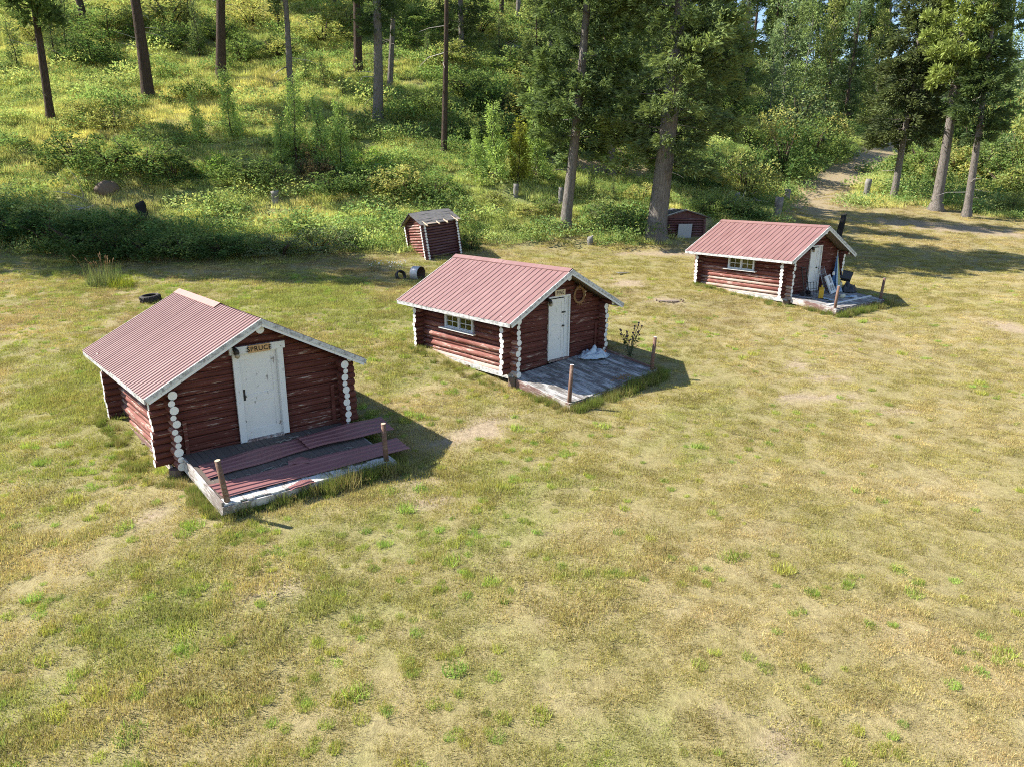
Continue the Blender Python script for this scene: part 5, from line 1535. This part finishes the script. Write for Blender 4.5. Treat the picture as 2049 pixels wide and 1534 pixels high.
# ---------------- on the nearest cabin's porch: loose roofing sheets
def on(i, u, v, w=0.0):
    """world point of a cabin's local point"""
    X, Y, Z, yaw = CABS[i][:4]; a, b = cab_world(i, u, v); return (a, b, Z + w)
def sheet(i, pts, label, mat=M_SHEET, ribs=4, name='roofing_sheet', bend=0.0, lift=.0):
    """a ribbed sheet over four local corner points (near-left, far-left, far-right, near-right)"""
    A_, B_, C_, D_ = [Vector(p) for p in pts]; nx_, m = 14, MB()
    prof = []
    for k in range(ribs):
        t = k / ribs; prof += [(t, 0), (t + .16 / ribs, 0), (t + .26 / ribs, .02), (t + .42 / ribs, .02), (t + .52 / ribs, 0)]
    prof.append((1, 0))
    for a in range(nx_ + 1):
        s = a / nx_
        for (t, h) in prof:
            p = (A_ * (1 - t) + B_ * t) * (1 - s) + (D_ * (1 - t) + C_ * t) * s
            if i == 1: p.z = -1.58 - .03 * p.x + .11 * p.y + .035 + (.03 if 'overlapping' in label else 0) - (.02 if 'scrap' in label else 0)
            m.v.append((p.x, p.y, p.z + h + bend * math.sin(math.pi * s) + .012 * math.sin(9 * s + t * 3) + lift * s * s))
    w = len(prof)
    for a in range(nx_):
        for k in range(w - 1): m.f.append([a * w + k, (a + 1) * w + k, (a + 1) * w + k + 1, a * w + k + 1]); m.m.append(0)
    X, Y, Z, yaw = CABS[i][:4]; c = sum((Vector(p) for p in m.v), Vector()) / len(m.v)
    m.v = [(p[0] - c.x, p[1] - c.y, p[2] - c.z) for p in m.v]
    wx, wy = cab_world(i, c.x, c.y)
    o = m.build(name, mat, None, (wx, wy, Z + c.z), (0, 0, yaw)); sd = o.modifiers.new('thick', 'SOLIDIFY'); sd.thickness = .004
    tag(o, label, 'roofing sheet', 'loose roofing sheets on the nearest porch'); return o
sheet(1, [(-1.81, -1.04, -1.655), (-1.79, -.36, -1.575), (.62, -.07, -1.585), (.60, -.75, -1.665)], 'long maroon roofing sheet lying nearest the wall on the nearest porch')
sheet(1, [(.52, -.80, -1.640), (.54, -.12, -1.555), (2.93, .08, -1.600), (2.78, -.80, -1.700)], 'maroon roofing sheet overlapping the one by the wall and sticking out right', bend=.02)
sheet(1, [(-1.84, -1.94, -1.755), (-1.90, -1.30, -1.685), (2.62, -1.15, -1.765), (2.56, -1.83, -1.84)], 'longest maroon roofing sheet along the front edge of the nearest porch')
sheet(1, [(-.20, -1.28, -1.65), (-.10, -1.02, -1.56), (.38, -1.14, -1.62), (.30, -1.42, -1.70)], 'bent scrap of maroon roofing between the two long sheets', M_SHEET, 1, bend=.05)
sheet(1, [(-.62, -2.28, -1.76), (-.60, -2.10, -1.74), (-.05, -2.00, -1.66), (-.05, -2.22, -1.74)], 'small twisted flashing scrap hanging over the nearest porch edge', M_SHEET, 1, bend=.03)
m = MB(); pts = []
for k in range(26):
    t = k / 25; pts.append(Vector((.05 + .55 * t + .05 * math.sin(t * 22), -.13 + .16 * t + .06 * math.cos(t * 17), -1.555 + .006 * math.sin(t * 30))))
c = pts[12].copy(); m.tube([p - c for p in pts], .012, 6)
tag(m.build('rope', M_ROPE, None, on(1, *c), (0, 0, CABS[1][3])), 'frayed piece of pale rope on the nearest porch boards', 'rope')
# pale netting strewn under the sheets
m = MB(); q = random.Random(8)
for k in range(40):
    u = -1.6 + 3.0 * k / 40; v = -1.22 + q.uniform(-.10, .10) + .05 * u; m.tube([(u, v, 0), (u + .09, v + q.uniform(-.12, .12), .012), (u + .17, v + q.uniform(-.1, .1), .004)], [.006, .009, .005], 5)
m.v = [(a, b, z - 1.705 + 1.60 + .108 * (b + 1.2) - .03 * a) for a, b, z in m.v]
tag(m.build('netting', M_ROPE, None, on(1, 0, 0, -1.60), (0, 0, CABS[1][3])), 'strand of pale torn netting between the maroon sheets on the nearest porch', 'netting')

# ---------------- middle cabin: wreath on the wall, plastic sheet and lid on the floor
wth = thing('wreath', 'brown twig wreath hanging right of the middle cabin door', 'wreath', on(2, .86, .44, .40), (0, 0, CABS[2][3]))
m = MB(); q = random.Random(21)
for k in range(9):
    r = .235 + q.uniform(-.03, .03); ph = q.uniform(0, 6.28); pts = []
    for j in range(25): a = 6.2832 * j / 24; pts.append(((r + .014 * math.sin(5 * a + ph)) * math.cos(a), q.uniform(-.022, .022), (r * 1.06 + .014 * math.cos(4 * a + ph)) * math.sin(a)))
    pts[-1] = pts[0]; m.tube(pts, .012, 5, cap=False)
for k in range(36):
    a = q.uniform(0, 6.28); p = Vector((.24 * math.cos(a), -.02, .255 * math.sin(a))); m.tube([p, p + Vector((math.cos(a) * .09 + q.uniform(-.06, .06), -.03, math.sin(a) * .09 + q.uniform(-.06, .06)))], [.005, .002], 4)
m.build('twig_ring', M_STRAWW, wth)
m = MB(); m.tube([(.20, -.045, .08), (.25, -.06, .10)], [.035, .02], 7); m.tube([(.22, -.05, .02), (.25, -.05, -.05)], [.02, .012], 6); m.build('bow', M_SIGN2, wth)
def crumple(i, u, v, w, sx, sy, sz, mat, label, name, cat, seed, n=26, rotz=0.0):
    xs = np.linspace(-1, 1, n); gx_, gy_ = np.meshgrid(xs, xs); rr = np.hypot(gx_, gy_)
    h = np.clip(1 - rr ** 1.8 + .25 * (fbm(gx_ * 1.8 + seed, gy_ * 1.8, seed, 3) - .5), 0, None) * (.35 + 1.1 * np.abs(2 * vnoise(gx_ * 2.6 + seed, gy_ * 2.6, seed) - 1)) + .10 * np.abs(2 * vnoise(gx_ * 5 + 3, gy_ * 5 + seed, seed + 1) - 1)
    k = 1 + .22 * (fbm(gx_ * 2 + 9, gy_ * 2, seed + 4) - .5)
    V = np.c_[(gx_ * k * sx * np.sqrt(1 - gy_ ** 2 / 2)).ravel(), (gy_ * k * sy * np.sqrt(1 - gx_ ** 2 / 2)).ravel(), (h * sz).ravel()]
    j = np.arange(n * n).reshape(n, n)
    X, Y, Z, yaw = CABS[i][:4]
    o = link(name, np_mesh(name, V, np.stack([j[:-1, :-1], j[:-1, 1:], j[1:, 1:], j[1:, :-1]], -1).reshape(-1, 4), mat), None, on(i, u, v, w), (0, 0, yaw + rotz))
    sd = o.modifiers.new('thick', 'SOLIDIFY'); sd.thickness = .006
    tag(o, label, cat); return o
crumple(2, 1.25, .08, -1.585, .58, .42, .30, M_FILM, 'crumpled pale plastic sheet heaped on the middle porch', 'plastic_sheet', 'plastic sheet', 4)
ring('pan_lid', *on(2, 1.02, -.52, -1.655), .17, .165, .03, M_GALV, (R(7), R(-3), .7), 'round grey pan lid lying beside the plastic sheet', 'lid')
tag(MB().tube([(0, 0, 0), (.10, .02, .02), (.2, -.02, .03)], [.03, .045, .03], 7).build('orange_glove', M_ORANGE, None, on(2, 1.62, .02, -1.545), (0, 0, 1.0)), 'small faded orange scrap behind the plastic sheet on the middle porch', 'scrap')
q = random.Random(14); m = MB()
for k in range(60):
    a = q.uniform(0, 6.28); r = q.uniform(0, .5) ** 1.0; m.box(-.03, .03, -.006, .006, 0, .012, 0, Matrix.Translation((r * math.cos(a), .22 * math.sin(a) * r / .5, .004)) @ Matrix.Rotation(q.uniform(0, 3.1), 4, 'Z'))
tag(m.build('leaf_litter', M_STRAWW, None, on(2, .55, -1.66, -1.838), (math.atan(.125), -.055, CABS[2][3])), 'brown litter on the front edge of the middle porch', None, None, 'stuff')

# ---------------- farthest cabin: clutter on the porch
Y3 = CABS[3][3]
def t3(name, label, cat, u, v, w, rot=(0, 0, 0)):
    return thing(name, label, cat, on(3, u, v, w), (rot[0], rot[1], rot[2] + Y3))
ht = t3('hand_truck', 'black iron hand truck leaning on the wall left of the farthest door', 'hand truck', -1.02, .10, -1.585, (R(-13), 0, .1))
m = MB()
for s in (-.21, .21): m.tube([(s, 0, .08), (s, 0, 1.08), (s * .8, .03, 1.2)], .022, 7)
for zz in (.25, .55, .85): m.tube([(-.21, 0, zz), (.21, 0, zz)], .014, 6)
m.tube([(-.17, .03, 1.2), (.17, .03, 1.2)], .02, 7); m.build('frame', M_IRON, ht)
MB().box(-.22, .22, -.22, .0, .02, .035).build('toe_plate', M_IRON, ht)
for s in (-.27, .27): MB().tube([(s - .025, .06, .11), (s + .025, .06, .11)], .11, 14).build('wheel', M_TIRE, ht)
rk = t3('wire_rack', 'dark thin wire rack standing between the hand truck and the farthest door', 'wire rack', -.66, -.02, -1.59, (R(-10), 0, -.2)); m = MB()
for zz in (.0, .28, .56): m.tube([(-.18, 0, zz), (.18, 0, zz), (.18, .16, zz), (-.18, .16, zz), (-.18, 0, zz)], .008, 5)
for (a, b) in ((-.18, 0), (.18, 0), (.18, .16), (-.18, .16)): m.tube([(a, b, 0), (a, b, .58)], .009, 5)
m.build('wires', M_IRON, rk)
jg = t3('yellow_jug', 'yellow plastic jug standing on the farthest porch', 'jug', -.80, -.42, -1.637, (0, 0, .5))
m = MB(); m.prism([(-.17, 0), (.17, 0), (.17, .34), (.08, .44), (-.04, .46), (-.17, .36)], 'y', -.10, .10); m.build('body', M_YEL, jg, bevel=.02)
MB().tube([(.11, 0, .40), (.15, 0, .50)], [.04, .035], 9).build('spout', M_YEL, jg); MB().tube([(-.13, 0, .40), (-.10, 0, .52), (.04, 0, .54), (.08, 0, .45)], .018, 7).build('handle', M_YEL, jg)
tag(MB().tube([(0, 0, 0), (.30, .1, .28)], .008, 5).build('bent_wire', M_GALV, None, on(3, -.55, -.35, -1.61), (0, 0, Y3)), 'thin bent wire sticking up beside the yellow jug', 'wire')
cr = t3('wire_crate_panel', 'grey wire grid panel leaning on the wall right of the farthest door', 'wire panel', .80, .16, -1.585, (R(-18), R(-8), .1)); m = MB()
for s in (-.24, .24): m.tube([(s, 0, 0), (s, 0, 1.30)], .016, 6)
for k in range(9): m.tube([(-.24, 0, .02 + k * .16), (.24, 0, .02 + k * .16)], .008 if k not in (0, 8) else .016, 5)
for k in range(1, 6): m.tube([(-.24 + k * .08, 0, .02), (-.24 + k * .08, 0, 1.30)], .006, 5)
m.build('grid', M_GALV, cr)
ck = t3('white_cooker', 'white enamel appliance panel with two square openings on the farthest porch', 'appliance panel', .70, -.16, -1.60, (R(-24), R(-6), .12)); m = MB()
for b in ((-.26, -.19, 0, .82), (.19, .26, 0, .82), (-.19, .19, .76, .82), (-.19, .19, .0, .12), (-.19, .19, .36, .46), (-.02, .02, .12, .36)): m.box(b[0], b[1], -.03, .03, b[2], b[3])
m.build('frame', M_WHITE, ck); MB().box(-.19, .19, .035, .06, .1, .78).build('backing', M_GALV, ck); MB().box(-.19, -.0, -.022, .02, .465, .755).build('front_plate', M_WHITE, ck)
tag(MB().tube([(0, 0, 0), (0, 0, .10), (0, 0, .13), (0, 0, .16)], [.055, .055, .03, .03], 10).build('white_jar', M_PLAST, None, on(3, .62, -.10, -.80), (0, 0, 0)), 'small white jar on top of the white appliance panel', 'jar')
um = t3('beach_umbrella', 'folded blue and yellow umbrella propped in the corner of the farthest porch', 'umbrella', 1.50, .18, -1.585, (R(-6), R(4), 0)); m = MB(); n = 12
prof = [(0, 1.62, .012), (0, 1.45, .05), (0, 1.1, .10), (0, .75, .15), (0, .42, .20), (0, .22, .235)]
for (a, z, r) in prof:
    for k in range(n): aa = 6.2832 * k / n; rr = r * (1.0 if k % 2 else .66); m.v.append((rr * math.cos(aa), rr * math.sin(aa), z))
for j in range(len(prof) - 1):
    for k in range(n): m.f.append([j * n + k, (j + 1) * n + k, (j + 1) * n + (k + 1) % n, j * n + (k + 1) % n]); m.m.append((0, 0, 0, 1, 0, 0, 0, 1, 2, 0, 0, 2)[k] if j >= 1 else 1)
m.build('canopy', [M_BLUE, M_BLUE2, M_TAN], um); MB().tube([(0, 0, 0), (0, 0, 1.78)], .018, 7).build('pole', M_PLAST, um)
crumple(3, 1.30, -.02, -1.60, .22, .22, .34, M_BLUE2, 'pale blue cloth bundle at the foot of the folded umbrella', 'cloth_bundle', 'cloth', 14)
crumple(3, 1.75, -.25, -1.61, .36, .34, .50, M_DKGREY, 'charcoal cloth heap at the right end of the farthest porch', 'cloth_heap', 'cloth heap', 19)
bx_ = t3('grey_box', 'tilted dark grey box on top of the charcoal heap', 'box', 1.98, .02, -1.15, (R(12), R(24), .5)); MB().box(-.22, .22, -.20, .20, 0, .34).build('box_body', M_DKGREY, bx_, bevel=.012); MB().box(-.235, .235, -.215, .215, .342, .372).build('box_lid', M_DKGREY, bx_, bevel=.006)
crumple(3, 2.02, -.30, -1.62, .26, .24, .26, mat_flat('dull_brown_cloth', (.095, .075, .065), .85), 'dull brown cloth heap in front of the charcoal heap', 'cloth_heap', 'cloth heap', 27)
jr = t3('cream_jug', 'cream plastic bottle lying behind the left post of the farthest porch', 'bottle', .30, -.82, -1.60, (0, 0, .2)); MB().tube([(-.16, 0, .0), (-.15, 0, .0), (.08, 0, 0), (.13, 0, 0), (.19, 0, 0)], [.05, .085, .085, .04, .035], 12).build('bottle_body', M_CREAM, jr, smooth=True); MB().tube([(.192, 0, 0), (.22, 0, 0)], .04, 9).build('cap', M_PLAST, jr)
for k, (u, v, a, b, mat, lab) in enumerate(((.72, -.86, .26, .09, M_BLUE2, 'pale blue folded paper beside the cream bottle'), (.95, -1.02, .20, .10, M_PLAST, 'white paper near the right of the cream bottle'), (-.78, -.72, .20, .12, M_BLUE2, 'flat pale paper in front of the yellow jug'), (-1.45, -.30, .16, .10, M_PLAST, 'small white scrap at the left end of the farthest porch'), (-1.05, -1.0, .14, .08, M_CREAM, 'cream scrap on the left front boards of the farthest porch'))):
    o = MB().prism([(-a, 0), (-a * .2, .025), (a * .4, .012), (a, .045), (a, .040), (a * .4, .006), (-a * .2, .018), (-a, -.004)], 'y', -b, b).build('paper_scrap', mat, None, on(3, u, v, -1.60 + .10 * v + .012), (math.atan(.1), 0, Y3 + k * .9 - .4)); tag(o, lab, 'paper')
tag(MB().box(-1.9, 1.9, -.05, .05, 0, .035).build('white_board', M_WHITE, None, on(3, .05, -1.28, -1.725), (math.atan(.1), 0, Y3 + .03)), 'long white board lying along the front of the farthest porch', 'board')
for k, (v, r, h) in enumerate(((2.45, .06, .10), (2.72, .075, .20), (3.05, .05, .08))):
    tag(MB().tube([(0, 0, 0), (0, 0, h * .7), (0, 0, h)], [r, r, r * .7], 10).build('cup', M_PLAST, None, on(3, -1.95, v, -.655 + .035), (0, 0, 0)), ('small white cup inside the right end of the farthest cabin window', 'tallest white pot inside the middle of the farthest cabin window', 'low white bowl inside the left pane of the farthest cabin window')[k], 'cup')
tag(MB().box(-2.05, -1.86, 2.2, 3.4, -.66, -.625).build('inner_shelf', M_WHITE, None, on(3, 0, 0, 0), (0, 0, Y3)), 'white shelf inside the farthest cabin window', 'shelf')

# ------------------------------------------------------------------ look-alikes told apart by their place in their group
ORDINALS = 'first second third fourth fifth sixth seventh eighth ninth tenth eleventh twelfth thirteenth fourteenth fifteenth sixteenth seventeenth eighteenth nineteenth twentieth twenty-first twenty-second'.split()
same = {}
for o in COL.objects:
    if o.parent is None and o.get('label') and o.get('group'): same.setdefault(o['label'], []).append(o)
for lab, os_ in same.items():
    if len(os_) < 2 or len(os_) > len(ORDINALS): continue
    os_.sort(key=lambda o: o.location.x / max(1.0, o.location.y))
    for k, o in enumerate(os_):
        if len(os_) == 2: new = ('left', 'right')[k] + ' of the two ' + o['group']
        else: new = (ORDINALS[k] + ' from left of the ' if k < len(os_) - 1 else 'rightmost of the ') + o['group']
        if k == 0 and len(os_) > 2: new = 'leftmost of the ' + o['group']
        if len(new.split()) > 16: new = new.replace('leafy ', '').replace('on the ', 'on ').replace('at the ', 'at ')
        if len(new.split()) <= 16: o['label'] = new
